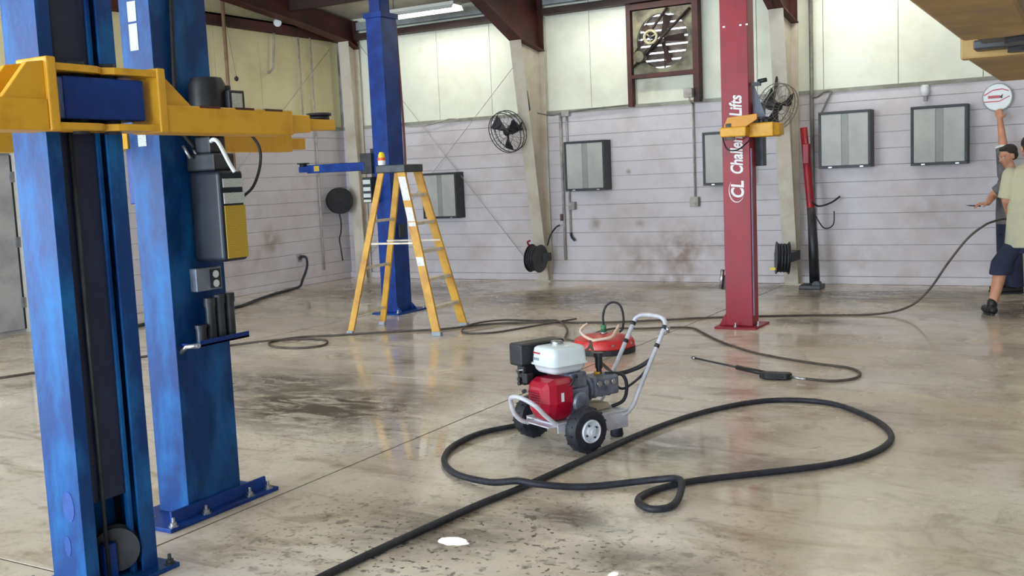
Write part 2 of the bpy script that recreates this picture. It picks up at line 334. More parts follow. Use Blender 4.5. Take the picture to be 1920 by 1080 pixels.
# sill trim between block and liner
SILL = mat('grey_sill', srgb(150, 150, 138), srgb(118, 116, 104), rough=0.6, scale=3, world=True)
tag(box1('trim_1', SILL, None, 0.0, XR, -0.015, 0.03, 2.425, 2.475), kind='structure')
tag(box1('trim_2', SILL, None, -0.03, 0.015, -5.75, 0.0, 2.425, 2.475), kind='structure')
def bays(y0, y1, z0, z1):
    m = MB(); FX = [0.34, 3.71, 7.36, 11.01, XR]; a = 0.0
    for x in FX:
        m.box(a, x-0.125 if x != XR else XR, y0, y1, z0, z1); a = x+0.125
    return m
# eave strut and eave beam along the back wall, girt along the left wall
tag(bays(-0.16, 0.0, 3.83, 3.92).build('eave_beam', DARKBR, None, 0.004), 'dark brown steel beam running along the top of the back wall', 'beam')
tag(bays(-0.10, 0.0, 3.975, 4.10).build('eave_strut', mat('pale_galvanised', srgb(176, 182, 184), srgb(150, 156, 160), rough=0.4, metal=0.3, scale=4), None, 0.004), 'pale grey steel strut just under the roof along the back wall', 'beam')
tag(MB().box(0.0, 0.10, -11.0, -0.05, 3.97, 4.0).box(0.0, 0.02, -11.0, -0.05, 3.84, 4.0).box(0.08, 0.10, -11.0, -0.05, 3.84, 4.0).build('wall_girt', BROWN, None, 0.003), 'red-brown steel girt running high along the left wall', 'beam')
# roof purlins
for k, y in enumerate((-1.5, -3.0, -4.5, -6.0, -7.5, -9.0)):
    z = ROOF(y) - 0.01
    tag(MB().box(0.0, XR, y-0.01, y+0.01, z-0.2, z).box(0.0, XR, y, y+0.07, z-0.2, z-0.185).build('roof_purlin', DARKBR), 'dark steel purlin under the roof, %s from the back wall' % ('first', 'second', 'third', 'fourth', 'fifth', 'sixth')[k], 'beam', 'roof purlins')
# rigid frames: tapered column, haunch and rafter
def frame(xc, label, half=0.09, kmul=1.0, zt=3.36, drop=0.43):
    t = thing('steel_frame', (xc, 0, 0), label, 'steel frame')
    def front(z): return -(0.16 + (0.70-0.16)*kmul*z/3.44)
    c = MB(); c.box(-half, half, -0.045, -0.03, 0.0, zt); 
    c.prism([(-0.03, 0.0), (front(0), 0.0), (front(zt+0.08), zt+0.08), (-0.03, zt-0.03)], 'x', -0.006, 0.006)
    c.prism([(front(0)-0.012, 0.0), (front(0), 0.0), (front(zt+0.08), zt+0.08), (front(zt+0.08)-0.012, zt+0.08)], 'x', -half, half)
    c.build('column', BEIGE, t)
    MB().box(-half-0.05, half+0.05, front(0)-0.06, -0.005, 0.0, 0.015).build('base_plate', BEIGE, t, 0.002)
    kx = front(zt+0.08)
    zk = zt + 0.08; und = [(kx, zk), (kx-1.0, zk+drop), (-4.0, 4.30), (-10.0, 4.85)]
    r = MB()
    r.prism([(-0.03, zt-0.03)] + und + [(-10.0, ROOF(-10)-0.2), (-0.03, ROOF(0)-0.03)], 'x', -0.006, 0.006)
    for (a, b) in zip(und[:-1], und[1:]): r.prism([a, b, (b[0], b[1]+0.014), (a[0], a[1]+0.014)], 'x', -half-0.01, half+0.01)
    r.prism([(-0.03, zt-0.03), (kx, zk), (kx, zk+0.016), (-0.03, zt-0.014)], 'x', -half-0.01, half+0.01)
    r.prism([(-0.03, zt-0.03), (-0.045, zt-0.03), (-0.045, ROOF(0)-0.04), (-0.03, ROOF(0)-0.04)], 'x', -half, half)
    r.build('rafter', BROWN, t)
    return t
frame(3.71, 'tapered steel column with red-brown haunch behind the round black fan, left of the exhaust fan')
frame(7.36, 'tapered steel column of the back wall standing behind the red lift post')
frame(11.01, 'tapered steel column of the back wall beyond the two men')
frame(0.34, 'steel column with dark haunch in the corner of the two walls', 0.1, 0.2, 3.72, 0.16)

# ================================================================== LIFT POSTS
def bolts(parent, pts, z, m=None, r=0.016):
    for x, y in pts:
        MB().lathe((x, y, z), (0, 0, 1), [(r*1.5, 0), (r*1.5, 0.004), (r, 0.005), (r, 0.018), (r*0.5, 0.02), (r*0.45, 0.04), (0.001, 0.042)], 10).build('bolt', m or STEEL, parent)
def cprofile(L, Wd, t, lip0, lip1):
    # C section, open to +X; outer x 0..L, y 0..Wd
    return [(0, 0), (L, 0), (L, lip0), (L-t, lip0), (L-t, t), (t, t), (t, Wd-t), (L-t, Wd-t), (L-t, Wd-lip1), (L, Wd-lip1), (L, Wd), (0, Wd)]

SHADED_NAVY = mat('shaded_navy_steel', srgb(16, 24, 52), srgb(26, 34, 62), rough=0.5, scale=6)  # navy darkened to hold the shade inside the channel
# ---- near post: channel open to +X
p1 = thing('lift_post', (7.30, -10.98, 0), 'near blue lift post with open channel and yellow swing arms at the left edge', 'lift post')
MB().prism(cprofile(0.20, 0.34, 0.012, 0.06, 0.075), 'z', 0.02, 3.75).build('column', BLUE, p1, 0.002)
MB().box(-0.12, 0.26, -0.06, 0.40, 0, 0.02).build('base_plate', BLUE, p1, 0.003)
bolts(p1, [(0.235, -0.03), (0.235, 0.37), (-0.09, -0.03), (-0.09, 0.37)], 0.02, DGREY)
MB().box(0.03, 0.165, 0.085, 0.255, 0.35, 2.9).build('shaded_slider', SHADED_NAVY, p1, 0.006)  # slider block drawn long and dark, also painting the channel's shaded interior
car = MB().box(0.15, 0.32, 0.0, 0.36, 1.83, 1.985).build('carriage', BLUE2, p1, 0.006)
MB().tube([(0.175, 0.12, 0.02), (0.175, 0.12, 1.8)], 0.008).build('lift_cable', DGREY, p1)
MB().tube([(0.06, 0.275, 0.02), (0.06, 0.275, 3.7)], 0.012).build('lift_cable', BLACK, p1)
MB().box(0.150, 0.175, 0.238, 0.256, 0.02, 3.7).build('guide_rail', BLUE, p1, 0.002)
sh = MB().lathe((0.13, 0.20, 0.13), (0.75, -0.66, 0), [(0.02, -0.03), (0.09, -0.03), (0.09, -0.02), (0.075, -0.008), (0.075, 0.008), (0.09, 0.02), (0.09, 0.03), (0.02, 0.03)], 28).build('sheave', DGREY, p1)
MB().box(0.14, 0.17, 0.11, 0.17, 0.02, 0.17).build('sheave_bracket', BLUE2, p1, 0.004)
WORN = mat('bare_blue_patch', srgb(16, 60, 128), srgb(24, 74, 150), rough=0.5, scale=20)
for (cx, cz, rx, rz) in ((0.13, 0.36, 0.033, 0.062), (0.105, 0.20, 0.018, 0.042)):
    MB().prism([(cx + rx*math.cos(a*PI/8), cz + rz*math.sin(a*PI/8)) for a in range(16)], 'y', -0.0015, 0.001).build('worn_patch', WORN, p1)

# right arm along +Y
arm = MB().box(0.18, 0.345, 0.445, 1.18, 1.785, 1.895).build('swing_arm', YEL, p1, 0.006)
MB().box(0.18, 0.352, 0.405, 0.445, 1.785, 2.035).build('bracket_plate', YEL, arm, 0.006)
for z0 in (2.0, 1.79):
    m = MB(); m.prism([(0.17, 0.41), (0.17, 0.24)] + [(0.255+0.085*math.cos(a), 0.25-0.085*math.sin(a)) for a in [PI - k*PI/8 for k in range(9)]] + [(0.345, 0.41)], 'z', z0, z0+0.025); m.build('bracket_ear', YEL, arm, 0.004)
MB().cyl((0.255, 0.25, 1.78), (0.255, 0.25, 2.045), 0.03).build('pivot_pin', DGREY, arm)
MB().prism([(0.445, 1.89), (0.60, 1.89), (0.445, 2.02)], 'x', 0.30, 0.325).build('gusset', YEL, arm, 0.003)
MB().box(0.20, 0.325, 1.15, 1.32, 1.80, 1.88).build('inner_arm', YEL, arm, 0.004)
MB().box(0.215, 0.31, 1.30, 1.52, 1.815, 1.865).build('inner_arm', YEL, arm, 0.004)
MB().cyl((0.26, 1.46, 1.865), (0.26, 1.46, 1.885), 0.05).cyl((0.26, 1.46, 1.885), (0.26, 1.46, 1.897), 0.06).build('lift_pad', BLACK, arm)
for y0 in (0.62, 0.82, 1.0): MB().box(0.325, 0.347, y0, y0+0.11, 1.888, 1.8975).build('slot', BROWN, arm)
# left arm along -Y
a2 = MB().box(0.18, 0.345, -1.30, -0.085, 1.785, 1.895).build('swing_arm', YEL, p1, 0.006)
MB().box(0.18, 0.352, -0.085, -0.045, 1.785, 2.045).build('bracket_plate', YEL, a2, 0.006)
for z0 in (2.0, 1.79):
    m = MB(); m.prism([(0.17, -0.05), (0.17, 0.12)] + [(0.255+0.085*math.cos(a), 0.11+0.085*math.sin(a)) for a in [PI - k*PI/8 for k in range(9)]] + [(0.345, -0.05)], 'z', z0, z0+0.025); m.build('bracket_ear', YEL, a2, 0.004)
MB().cyl((0.255, 0.11, 1.78), (0.255, 0.11, 2.045), 0.03).build('pivot_pin', DGREY, a2)
for x0 in (0.19, 0.31): MB().prism([(-0.085, 1.89), (-0.26, 1.89), (-0.15, 2.02), (-0.085, 2.03)], 'x', x0, x0+0.025).build('gusset', YEL, a2, 0.003)
MB().box(0.20, 0.325, -1.55, -1.28, 1.80, 1.88).build('inner_arm', YEL, a2, 0.004)

# ---- second blue post: back toward +X, channel open to -X
p2 = thing('lift_post', (6.93, -10.13, 0), 'second blue lift post behind the near one, carrying the power unit', 'lift post')
MB().prism([(0.20-x, y) for x, y in cprofile(0.20, 0.34, 0.012, 0.06, 0.06)], 'z', 0.02, 3.75).build('column', BLUE, p2, 0.003)
MB().box(-0.08, 0.275, -0.18, 0.53, 0, 0.02).build('base_plate', BLUE2, p2, 0.003)
MB().prism([(0.205, 0.02), (0.225, 0.02), (0.215, 0.075), (0.203, 0.075)], 'y', -0.12, 0.50).build('base_rail', BLUE2, p2, 0.002)
bolts(p2, [(0.25, -0.14), (0.25, 0.06), (0.25, 0.35), (0.25, 0.48), (0.05, -0.1), (-0.05, -0.14)], 0.02)
MB().box(-0.08, 0.06, 0.04, 0.30, 1.5, 2.1).build('carriage', BLUE2, p2, 0.005)
for s, (y0, y1) in enumerate(((0.34, 1.36), (-1.5, -0.02))):
    a = MB().box(-0.33, -0.22, y0, y1, 1.755, 1.855).build('swing_arm', YEL, p2, 0.005)
    e = y1 if s == 0 else y0
    MB().box(-0.31, -0.24, e-0.14, e+0.14, 1.77, 1.835).build('inner_arm', YEL, a, 0.004)
MB().box(-0.33, -0.04, 0.02, 0.34, 1.76, 1.85).build('arm_cross_member', YEL, p2, 0.005)
# stickers on the -Y face
for z0, z1 in ((2.20, 2.32), (2.33, 2.42), (1.765, 1.87)):
    MB().box(0.06, 0.115, -0.002, 0.001, z0, z1).build('sticker', LABEL, p2)
# outlet box and adapter rack on the +X face
ob = MB().box(0.20, 0.245, 0.115, 0.275, 1.075, 1.185).build('outlet_box', mat('galvanised_box', srgb(150, 160, 176), srgb(120, 130, 146), rough=0.4, metal=0.3), p2, 0.004)
MB().box(0.245, 0.249, 0.20, 0.265, 1.085, 1.175).build('cover_plate', DGREY, ob)
for z0 in (1.105, 1.15): MB().lathe((0.249, 0.232, z0), (1, 0, 0), [(0.018, 0), (0.018, 0.004), (0.001, 0.0045)], 14).build('socket', WHITE, ob)
rk = MB().box(0.20, 0.33, 0.03, 0.345, 0.83, 0.842).box(0.322, 0.33, 0.03, 0.345, 0.83, 0.86).build('adapter_rack', BLUE2, p2, 0.002)
for i, (y0, h) in enumerate(((0.10, 0.08), (0.165, 0.20), (0.225, 0.21), (0.29, 0.21))):
    MB().lathe((0.265, y0, 0.842), (0, 0, 1), [(0.024, 0), (0.024, h*0.8), (0.028, h*0.8), (0.028, h), (0.001, h)], 14).build('arm_adapter', DGREY, p2)
MB().tube([(0.205, 0.025, 0.80), (0.25, 0.02, 0.83), (0.33, 0.02, 0.84)], 0.012).build('rack_end', STEEL, p2)

# ---- power unit hung on the second post
pu = thing('hydraulic_power_unit', (7.13, -9.99, 1.2), 'black hydraulic power unit with yellow warning label on the second blue post', 'power unit')
TANK = mat('glossy_dark_tank', srgb(22, 27, 36), srgb(32, 38, 52), rough=0.35, scale=5, spec=0.3)
MB().box(0.01, 0.215, 0.0, 0.155, 0.015, 0.44).build('tank', TANK, pu, 0.02, seg=4)
MB().box(0.214, 0.219, 0.018, 0.148, 0.03, 0.275).build('warning_label', YLABEL, pu)
MB().box(0.214, 0.219, 0.018, 0.148, 0.285, 0.335).build('label', LABEL, pu); MB().box(0.214, 0.219, 0.018, 0.148, 0.36, 0.40).build('label', LABEL, pu)
MB().box(0.01, 0.19, 0.0, 0.13, 0.44, 0.52).box(0.05, 0.15, 0.02, 0.12, 0.52, 0.60).build('valve_block', DGREY, pu, 0.008)
MB().tube(spline([(0.16, 0.02, 0.575), (0.20, 0.0, 0.58), (0.22, 0.01, 0.56), (0.235, 0.05, 0.47), (0.245, 0.07, 0.43)]), 0.010).build('release_lever', WHITE, pu)
MB().lathe((0.10, 0.075, 0.60), (0, 0, 1), [(0.075, 0), (0.085, 0.01), (0.085, 0.10), (0.09, 0.12), (0.085, 0.14), (0.085, 0.24), (0.07, 0.27), (0.001, 0.275)], 24).build('motor', BLACK, pu)
sb = MB().box(0.09, 0.215, 0.10, 0.20, 0.70, 0.81).build('switch_box', BLACK, pu, 0.006)
MB().box(0.215, 0.218, 0.115, 0.18, 0.715, 0.795).build('label', LABEL, sb); MB().cyl((0.15, 0.15, 0.81), (0.15, 0.15, 0.835), 0.02).build('push_button', DGREY, sb)
MB().tube(spline([(0.20, 0.22, 0.62), (0.235, 0.25, 0.55), (0.235, 0.25, 0.46), (0.22, 0.21, 0.36), (0.20, 0.15, 0.31)]), 0.007).build('electric_cable', BLACK, pu)
MB().tube(spline([(0.05, 0.02, 0.55), (-0.0, -0.02, 0.66), (0.015, -0.04, 0.85), (0.015, -0.02, 1.3), (0.015, 0.0, 2.0)]), 0.012).build('hydraulic_hose', RUBBER, pu)
for y0 in (-0.03, 0.02): MB().tube([(0.03, y0, 0.56), (0.06, y0+0.01, 0.50)], 0.008).build('fitting', STEEL, pu)

# ---- third blue post, by the ladder
p3 = thing('lift_post', (3.42, -3.70, 0), 'far blue lift post standing behind the yellow stepladder', 'lift post')
MB().prism([(0.22-x, y) for x, y in cprofile(0.22, 0.30, 0.012, 0.06, 0.06)], 'z', 0.02, 3.47).build('column', BLUE2, p3, 0.003)
MB().box(-0.06, 0.33, -0.12, 0.50, 0, 0.02).build('base_plate', BLUE2, p3, 0.003)
MB().prism([(0.22, 0.02), (0.30, 0.02), (0.22, 0.10)], 'y', 0.30, 0.31).prism([(0.22, 0.02), (0.30, 0.02), (0.22, 0.10)], 'y', -0.01, 0.0).build('gusset', BLUE2, p3)
bolts(p3, [(0.29, -0.08), (0.29, 0.45)], 0.02)
MB().box(-0.02, 0.24, -0.02, 0.32, 3.44, 3.50).box(0.02, 0.17, 0.05, 0.25, 3.50, 4.2).build('overhead_extension', BLUE2, p3, 0.004)
MB().box(-0.06, 0.05, 0.02, 0.28, 1.45, 1.95).build('carriage', DGREY, p3, 0.004)
a = MB().box(-0.98, -0.10, -0.06, 0.06, 1.70, 1.80).build('swing_arm', BLUE2, p3, 0.008)
MB().box(-1.12, -0.95, -0.045, 0.045, 1.715, 1.785).build('inner_arm', BLUE2, a, 0.005)
MB().cyl((-1.08, 0, 1.785), (-1.08, 0, 1.815), 0.045).cyl((-1.08, 0, 1.815), (-1.08, 0, 1.83), 0.075).build('lift_pad', BLACK, a)
MB().box(-0.86, -0.78, -0.064, -0.059, 1.72, 1.785).build('label', YLABEL, a)
MB().box(-0.16, 0.0, -0.05, 0.10, 1.66, 1.90).build('arm_bracket', DGREY, p3, 0.005)
MB().box(-0.06, 0.06, -0.16, -0.004, 1.32, 1.62).build('control_box', BLACK, p3, 0.006)
for z0, hh in ((1.54, 0.05), (1.46, 0.045), (1.385, 0.045), (1.33, 0.03)): MB().box(-0.05, 0.055, -0.164, -0.159, z0, z0+hh).build('label', LABEL, p3)
MB().tube(spline([(0.20, 0.31, 3.4), (0.215, 0.33, 2.4), (0.22, 0.33, 1.9), (0.23, 0.30, 1.5)]), 0.014).build('hydraulic_hose', mat('rust_red_hose', srgb(110, 60, 56), rough=0.6), p3)
MB().box(0.221, 0.25, 0.1, 0.22, 0.9, 1.05).build('junction_box', DGREY, p3, 0.004)

# ---- red post with lettering
pr = thing('lift_post', (7.685, -3.82, 0), 'tall red lift post with white vertical lettering', 'lift post')
MB().prism([(0, 0), (0.265, 0), (0.265, 0.20), (0.20, 0.20), (0.20, 0.188), (0.253, 0.188), (0.253, 0.012), (0.012, 0.012), (0.012, 0.188), (0.06, 0.188), (0.06, 0.20), (0, 0.20)], 'z', 0.02, 3.75).build('column', RED, pr, 0.004)
MB().box(-0.08, 0.33, -0.12, 0.34, 0, 0.02).build('base_plate', RED, pr, 0.003)
MB().prism([(0.0, 0.02), (-0.07, 0.02), (0.0, 0.14)], 'y', 0.0, 0.012).prism([(0.0, 0.02), (-0.07, 0.02), (0.0, 0.14)], 'y', 0.185, 0.197).build('gusset', RED, pr, 0.002)
bolts(pr, [(0.12, -0.08), (0.30, 0.06), (-0.05, 0.3)], 0.02)
MB().box(0.2655, 0.275, 0.02, 0.055, 0.12, 1.72).build('side_channel', mat('lilac_grey_channel', srgb(150, 140, 170), srgb(126, 118, 150), rough=0.45, scale=4), pr, 0.002)
for x0 in (0.03, 0.19, 0.25): MB().box(x0, x0+0.022, -0.002, 0.001, 2.86, 2.875).build('slot', WHITE, pr)
LET = mat('white_lettering', srgb(226, 224, 224), rough=0.5)
def vtext(s, size, z0, xb, width=1.0, shear=0.15, bold=0.003):
    mw = Matrix.Translation((xb, -0.002, z0)) @ Matrix(((0, -1, 0, 0), (0, 0, -1, 0), (1, 0, 0, 0), (0, 0, 0, 1)))
    o = text_mesh('lettering', s, size, LET, pr, mw, shear, 0.0015, bold, width); return o
vtext('Challenger Lifts', 0.165, 1.475, 0.195, 0.715, 0.2, 0.0045)
vtext('CL', 0.17, 1.25, 0.20, 0.8, 0.15, 0.005)
# swoosh round the initials
MB().tube([Vector((0.135 + 0.075*math.cos(a), -0.002, 1.33 + 0.115*math.sin(a))) for a in [0.75*PI + k*(1.1*PI)/18 for k in range(19)]], [0.001 + 0.006*math.sin(PI*k/18) for k in range(19)], 6).build('swoosh', LET, pr)
MB().box(0.05, 0.34, 0.19, 0.30, 1.55, 2.15).build('carriage', DGREY, pr, 0.005)
rarm = MB().box(0.29, 0.52, -0.10, 0.20, 1.82, 1.95).build('swing_arm', YEL, pr, 0.012)
MB().prism([(0.52, -0.07), (0.56, -0.03), (0.56, 0.13), (0.52, 0.17)], 'z', 1.83, 1.94).build('arm_nose', YEL, rarm, 0.006)
rarm2 = MB().box(0.05, 0.30, -0.22, -0.10, 1.83, 1.92).build('swing_arm', YEL, pr, 0.012)
MB().prism([(0.08, 1.92), (0.30, 1.92), (0.40, 1.98), (0.40, 2.03), (0.12, 2.01)], 'y', -0.20, -0.17).build('gusset', mat('orange_yellow_paint', srgb(206, 142, 40), rough=0.5), rarm2, 0.004)
MB().cyl((0.13, -0.16, 1.80), (0.13, -0.16, 1.955), 0.05).build('pivot_pin', STEEL, rarm2)
MB().lathe((0.40, -0.05, 1.95), (0, 0, 1), [(0.03, 0), (0.03, 0.03), (0.07, 0.032), (0.07, 0.05), (0.001, 0.052)], 18).build('lift_pad', DGREY, rarm)
MB().tube(spline([(0.06, -0.17, 1.84), (0.12, -0.22, 1.72), (0.22, -0.2, 1.71), (0.30, -0.08, 1.80)]), 0.007).build('cable_loop', BLACK, pr)
MB().box(0.275, 0.36, 0.05, 0.10, 2.30, 2.335).tube([(0.34, 0.07, 2.34), (0.42, 0.07, 2.35)], 0.02).build('limit_switch', BLACK, pr)
MB().prism([(0.275, 1.95), (0.42, 1.95), (0.275, 2.35)], 'y', 0.10, 0.11).build('side_plate', mat('blue_grey_steel', srgb(96, 104, 118), rough=0.5), pr)
gp = MB().box(-0.06, -0.002, 0.08, 0.14, 0.36, 0.5).build('rear_pulley_cover', BLACK, pr, 0.004)
MB().tube([(-0.07, 0.07, 0.37), (-0.045, 0.07, 0.56)], 0.02).build('hose_fitting', STEEL, pr)

# ---- partner of the near post: its arms reach into the upper right corner
SHADED_YEL = mat('shaded_yellow_paint', srgb(158, 126, 66), srgb(122, 98, 62), rough=0.6, scale=7, lo=0.35, hi=0.65, bump=0.1)  # yellow paint dulled and darkened, underside shade put into the colour
p4 = thing('lift_post', (10.90, -10.98, 0), 'lift with yellow arms seen from below in the upper right corner', 'lift post')
MB().prism([(0.20-x, y) for x, y in cprofile(0.20, 0.34, 0.012, 0.06, 0.06)], 'z', 0.02, 3.75).build('column', BLUE, p4, 0.003)
MB().box(-0.06, 0.32, -0.06, 0.40, 0, 0.02).build('base_plate', BLUE2, p4, 0.003)
MB().box(0.03, 0.17, 0.085, 0.255, 0.95, 2.9).build('shaded_slider', SHADED_NAVY, p4, 0.006)
MB().box(-0.135, 0.05, 0.0, 0.34, 1.83, 1.985).build('carriage', BLUE2, p4, 0.006)
a = MB().prism([(-0.285, -1.5), (-0.285, -0.14), (-0.19, -0.14), (-0.165, -0.155), (-0.15, -0.19), (-0.135, -1.5)], 'z', 1.785, 1.895).build('swing_arm', SHADED_YEL, p4, 0.008)
MB().box(-0.29, -0.13, -0.14, -0.105, 1.80, 2.035).build('bracket_plate', SHADED_YEL, a, 0.005)
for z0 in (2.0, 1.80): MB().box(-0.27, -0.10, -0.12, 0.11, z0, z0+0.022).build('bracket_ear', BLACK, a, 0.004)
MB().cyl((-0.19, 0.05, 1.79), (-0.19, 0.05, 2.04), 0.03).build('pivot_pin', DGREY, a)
MB().prism([(-0.14, 1.89), (-0.40, 1.89), (-0.14, 2.02)], 'x', -0.28, -0.26).build('gusset', SHADED_YEL, a, 0.003)
b = MB().box(-0.325, -0.16, 0.33, 1.23, 1.785, 1.895).build('swing_arm', SHADED_YEL, p4, 0.008)
MB().box(-0.335, -0.155, 0.29, 0.33, 1.785, 2.035).build('bracket_plate', SHADED_YEL, b, 0.005)
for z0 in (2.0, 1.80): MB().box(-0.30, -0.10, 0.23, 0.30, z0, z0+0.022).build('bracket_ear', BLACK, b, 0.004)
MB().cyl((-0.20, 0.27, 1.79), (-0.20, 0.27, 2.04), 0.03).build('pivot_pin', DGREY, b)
MB().prism([(0.33, 1.89), (0.55, 1.89), (0.33, 2.02)], 'x', -0.30, -0.28).build('gusset', SHADED_YEL, b, 0.003)

# ================================================================== STEPLADDER
ld = thing('stepladder', (4.56, -4.765, 0), 'yellow fibreglass stepladder with grey cap standing before the far blue post', 'ladder', math.radians(7))
LY = mat('yellow_fibreglass', srgb(206, 156, 44), srgb(178, 124, 36), rough=0.5, scale=5, bump=0.05)
LS = mat('aluminium_step', srgb(226, 218, 200), srgb(196, 186, 166), rough=0.45, metal=0.0, scale=12)
HT = 1.68
def rail(xb, xt, yb, yt, wx, wy):
    m = MB(); d = Vector((xt-xb, yt-yb, HT-0.03)); 
    def q(z): f = z/HT; return xb+(xt-xb)*f, yb+(yt-yb)*f
    A = []; 
    for z in (0.03, HT-0.02):
        x, y = q(z); A.append([m.bm.verts.new((x+sx*wx/2, y+sy*wy/2, z)) for sx, sy in ((-1,-1),(1,-1),(1,1),(-1,1))])
    m.bridge(A[0], A[1], False); m.bm.faces.new(A[0][::-1]); m.bm.faces.new(A[1]); return m, q
XF, XB = 0.50, -0.50
for s in (-1, 1):
    m, q = rail(XF, 0.11, s*0.31, s*0.17, 0.092, 0.03); r = m.build('front_rail', LY, ld, 0.004)
    MB().box(XF-0.05, XF+0.05, s*0.31-0.028, s*0.31+0.028, 0.0, 0.045).build('foot', mat('grey_rubber_foot', srgb(150, 156, 166), rough=0.6), r, 0.006)
    if s == -1:
        for z0, z1 in ((1.36, 1.60), (1.15, 1.29), (1.10, 1.14), (0.70, 0.79)):
            k = MB(); V = []
            for z in (z0, z1):
                x, y = q(z); V.append([k.bm.verts.new(p) for p in ((x-0.040, y-0.0175, z), (x+0.040, y-0.0175, z), (x+0.040, y-0.012, z), (x-0.040, y-0.012, z))])
            k.bridge(V[0], V[1], False); k.bm.faces.new(V[0][::-1]); k.bm.faces.new(V[1]); k.build('label', mat('plain_label', srgb(226, 226, 224), srgb(196, 198, 202), rough=0.5, scale=30), r)
    m, q = rail(XB, -0.11, s*0.33, s*0.17, 0.07, 0.026); r = m.build('rear_rail', LY, ld, 0.004)
    MB().box(XB-0.035, XB+0.035, s*0.33-0.022, s*0.33+0.022, 0.0, 0.04).build('foot', MATS['grey_rubber_foot'], r, 0.005)
    MB().box(-0.32, 0.32, s*0.225-0.012, s*0.225+0.012, 0.92, 0.938).build('spreader', LS, ld)
for k in range(1, 6):
    z = 0.285*k; f = z/HT; x = XF+(0.11-XF)*f; y = 0.31+(0.17-0.31)*f
    MB().box(x-0.04, x+0.04, -y+0.012, y-0.012, z-0.032, z+0.0).build('step', LS, ld, 0.003)
for z in (0.20, 0.68, 1.16):
    f = z/HT; x = XB+(-0.11-XB)*f; y = 0.33+(0.17-0.33)*f
    MB().box(x-0.012, x+0.012, -y, y, z-0.015, z+0.015).build('rear_brace', LS, ld, 0.002)
MB().box(-0.17, 0.17, -0.20, 0.20, HT-0.035, HT+0.045).build('top_cap', DGREY, ld, 0.008)
# things lying on the cap
cz = HT+0.045
sp_ = thing('spray_bottle', (4.42, -4.87, cz), 'small white and orange bottle with yellow cap on the stepladder top', 'bottle')
MB().lathe((0,0,0), (0,0,1), [(0.035,0),(0.04,0.005),(0.04,0.05),(0.001,0.05)], 18).build('body', WHITE, sp_)
MB().lathe((0,0,0.05), (0,0,1), [(0.041,0),(0.041,0.03),(0.001,0.03)], 18).build('band', mat('orange_plastic', srgb(220, 90, 30), rough=0.4), sp_)
MB().lathe((0,0,0.08), (0,0,1), [(0.036,0),(0.034,0.03),(0.02,0.055),(0.001,0.058)], 18).build('cap', mat('bright_yellow_plastic', srgb(232, 206, 40), rough=0.4), sp_)

# ================================================================== PRESSURE WASHER
AW = math.radians(-25)
pw = thing('pressure_washer', (8.155, -8.285, 0), 'petrol pressure washer with white tank and red cover on two wheels', 'pressure washer', AW)
FRAME = mat('frame_aluminium', srgb(216, 216, 224), srgb(186, 186, 196), rough=0.38, metal=0.15, scale=8)
HUB = mat('hub_silver', srgb(222, 226, 232), srgb(190, 196, 204), rough=0.4, metal=0.05, scale=10)
for s in (-1, 1):
    x = s*0.25
    w = MB().lathe((x, 0, 0.128), (s, 0, 0), [(0.062, -0.048), (0.085, -0.05), (0.112, -0.045), (0.125, -0.028), (0.128, 0.0), (0.125, 0.028), (0.112, 0.045), (0.085, 0.05), (0.062, 0.044)], 40).build('wheel', RUBBER, pw)
    MB().lathe((x, 0, 0.128), (s, 0, 0), [(0.02, 0.03), (0.066, 0.03), (0.066, 0.052), (0.060, 0.057), (0.054, 0.050), (0.034, 0.0465), (0.030, 0.060), (0.014, 0.062), (0.014, 0.068), (0.001, 0.068)], 32).build('hub', HUB, w)
    for k in range(4):
        a = k*PI/2 + 0.5; MB().cyl((x + s*0.046, 0.04*math.cos(a), 0.128+0.04*math.sin(a)), (x + s*0.056, 0.04*math.cos(a), 0.128+0.04*math.sin(a)), 0.006, n=8).build('bolt', DGREY, w)
    for k in range(30):
        a = 2*PI*k/30
        M = Matrix.Translation((x, 0, 0.128)) @ Matrix.Rotation(a, 4, 'X')
        if k % 2 == 0: MB().box(-0.03, 0.03, -0.004, 0.004, 0.122, 0.1305, M).build('tread_block', RUBBER, w)
MB().cyl((-0.24, 0, 0.128), (0.24, 0, 0.128), 0.012).build('axle', DGREY, pw)
# deck and side plates
MB().box(-0.15, 0.15, -0.12, 0.40, 0.150, 0.160).box(0.144, 0.15, 0.06, 0.40, 0.06, 0.165).box(-0.15, -0.144, 0.06, 0.40, 0.06, 0.165).box(-0.15, 0.15, 0.394, 0.40, 0.06, 0.165).box(0.144, 0.15, -0.12, 0.07, 0.11, 0.165).box(-0.15, -0.144, -0.12, 0.07, 0.11, 0.165).build('deck', FRAME, pw, 0.002)
MB().box(0.150, 0.1525, 0.135, 0.21, 0.085, 0.12).build('label', YLABEL, pw)
for x in (-0.09, 0.09): MB().lathe((x, 0.36, 0.0), (0, 0, 1), [(0.035, 0), (0.04, 0.01), (0.035, 0.05), (0.03, 0.06), (0.001, 0.06)], 16).build('rubber_foot', RUBBER, pw)
# push handle
h = [(0.14, 0.36, 0.13), (0.14, 0.41, 0.145), (0.14, 0.455, 0.185), (0.14, 0.50, 0.26), (0.14, 0.60, 0.42), (0.14, 0.715, 0.60), (0.13, 0.735, 0.64), (0.09, 0.745, 0.662), (0.03, 0.748, 0.668)]
hp = h + [(-x, y, z) for x, y, z in h[::-1]]
MB().tube(spline(hp, 5), 0.0135, 10).build('handle', FRAME, pw)
for s in (1, -1):
    for (y, z) in ((0.655, 0.507), (0.72, 0.61)): MB().cyl((s*0.14, y-0.006, z-0.01), (s*0.14, y+0.006, z+0.01), 0.0165, n=12).build('handle_clamp', BLACK, pw)
MB().box(0.15, 0.185, 0.70, 0.72, 0.585, 0.60).cyl((0.18, 0.71, 0.585), (0.18, 0.71, 0.62), 0.012).build('gun_hook', STEEL, pw)
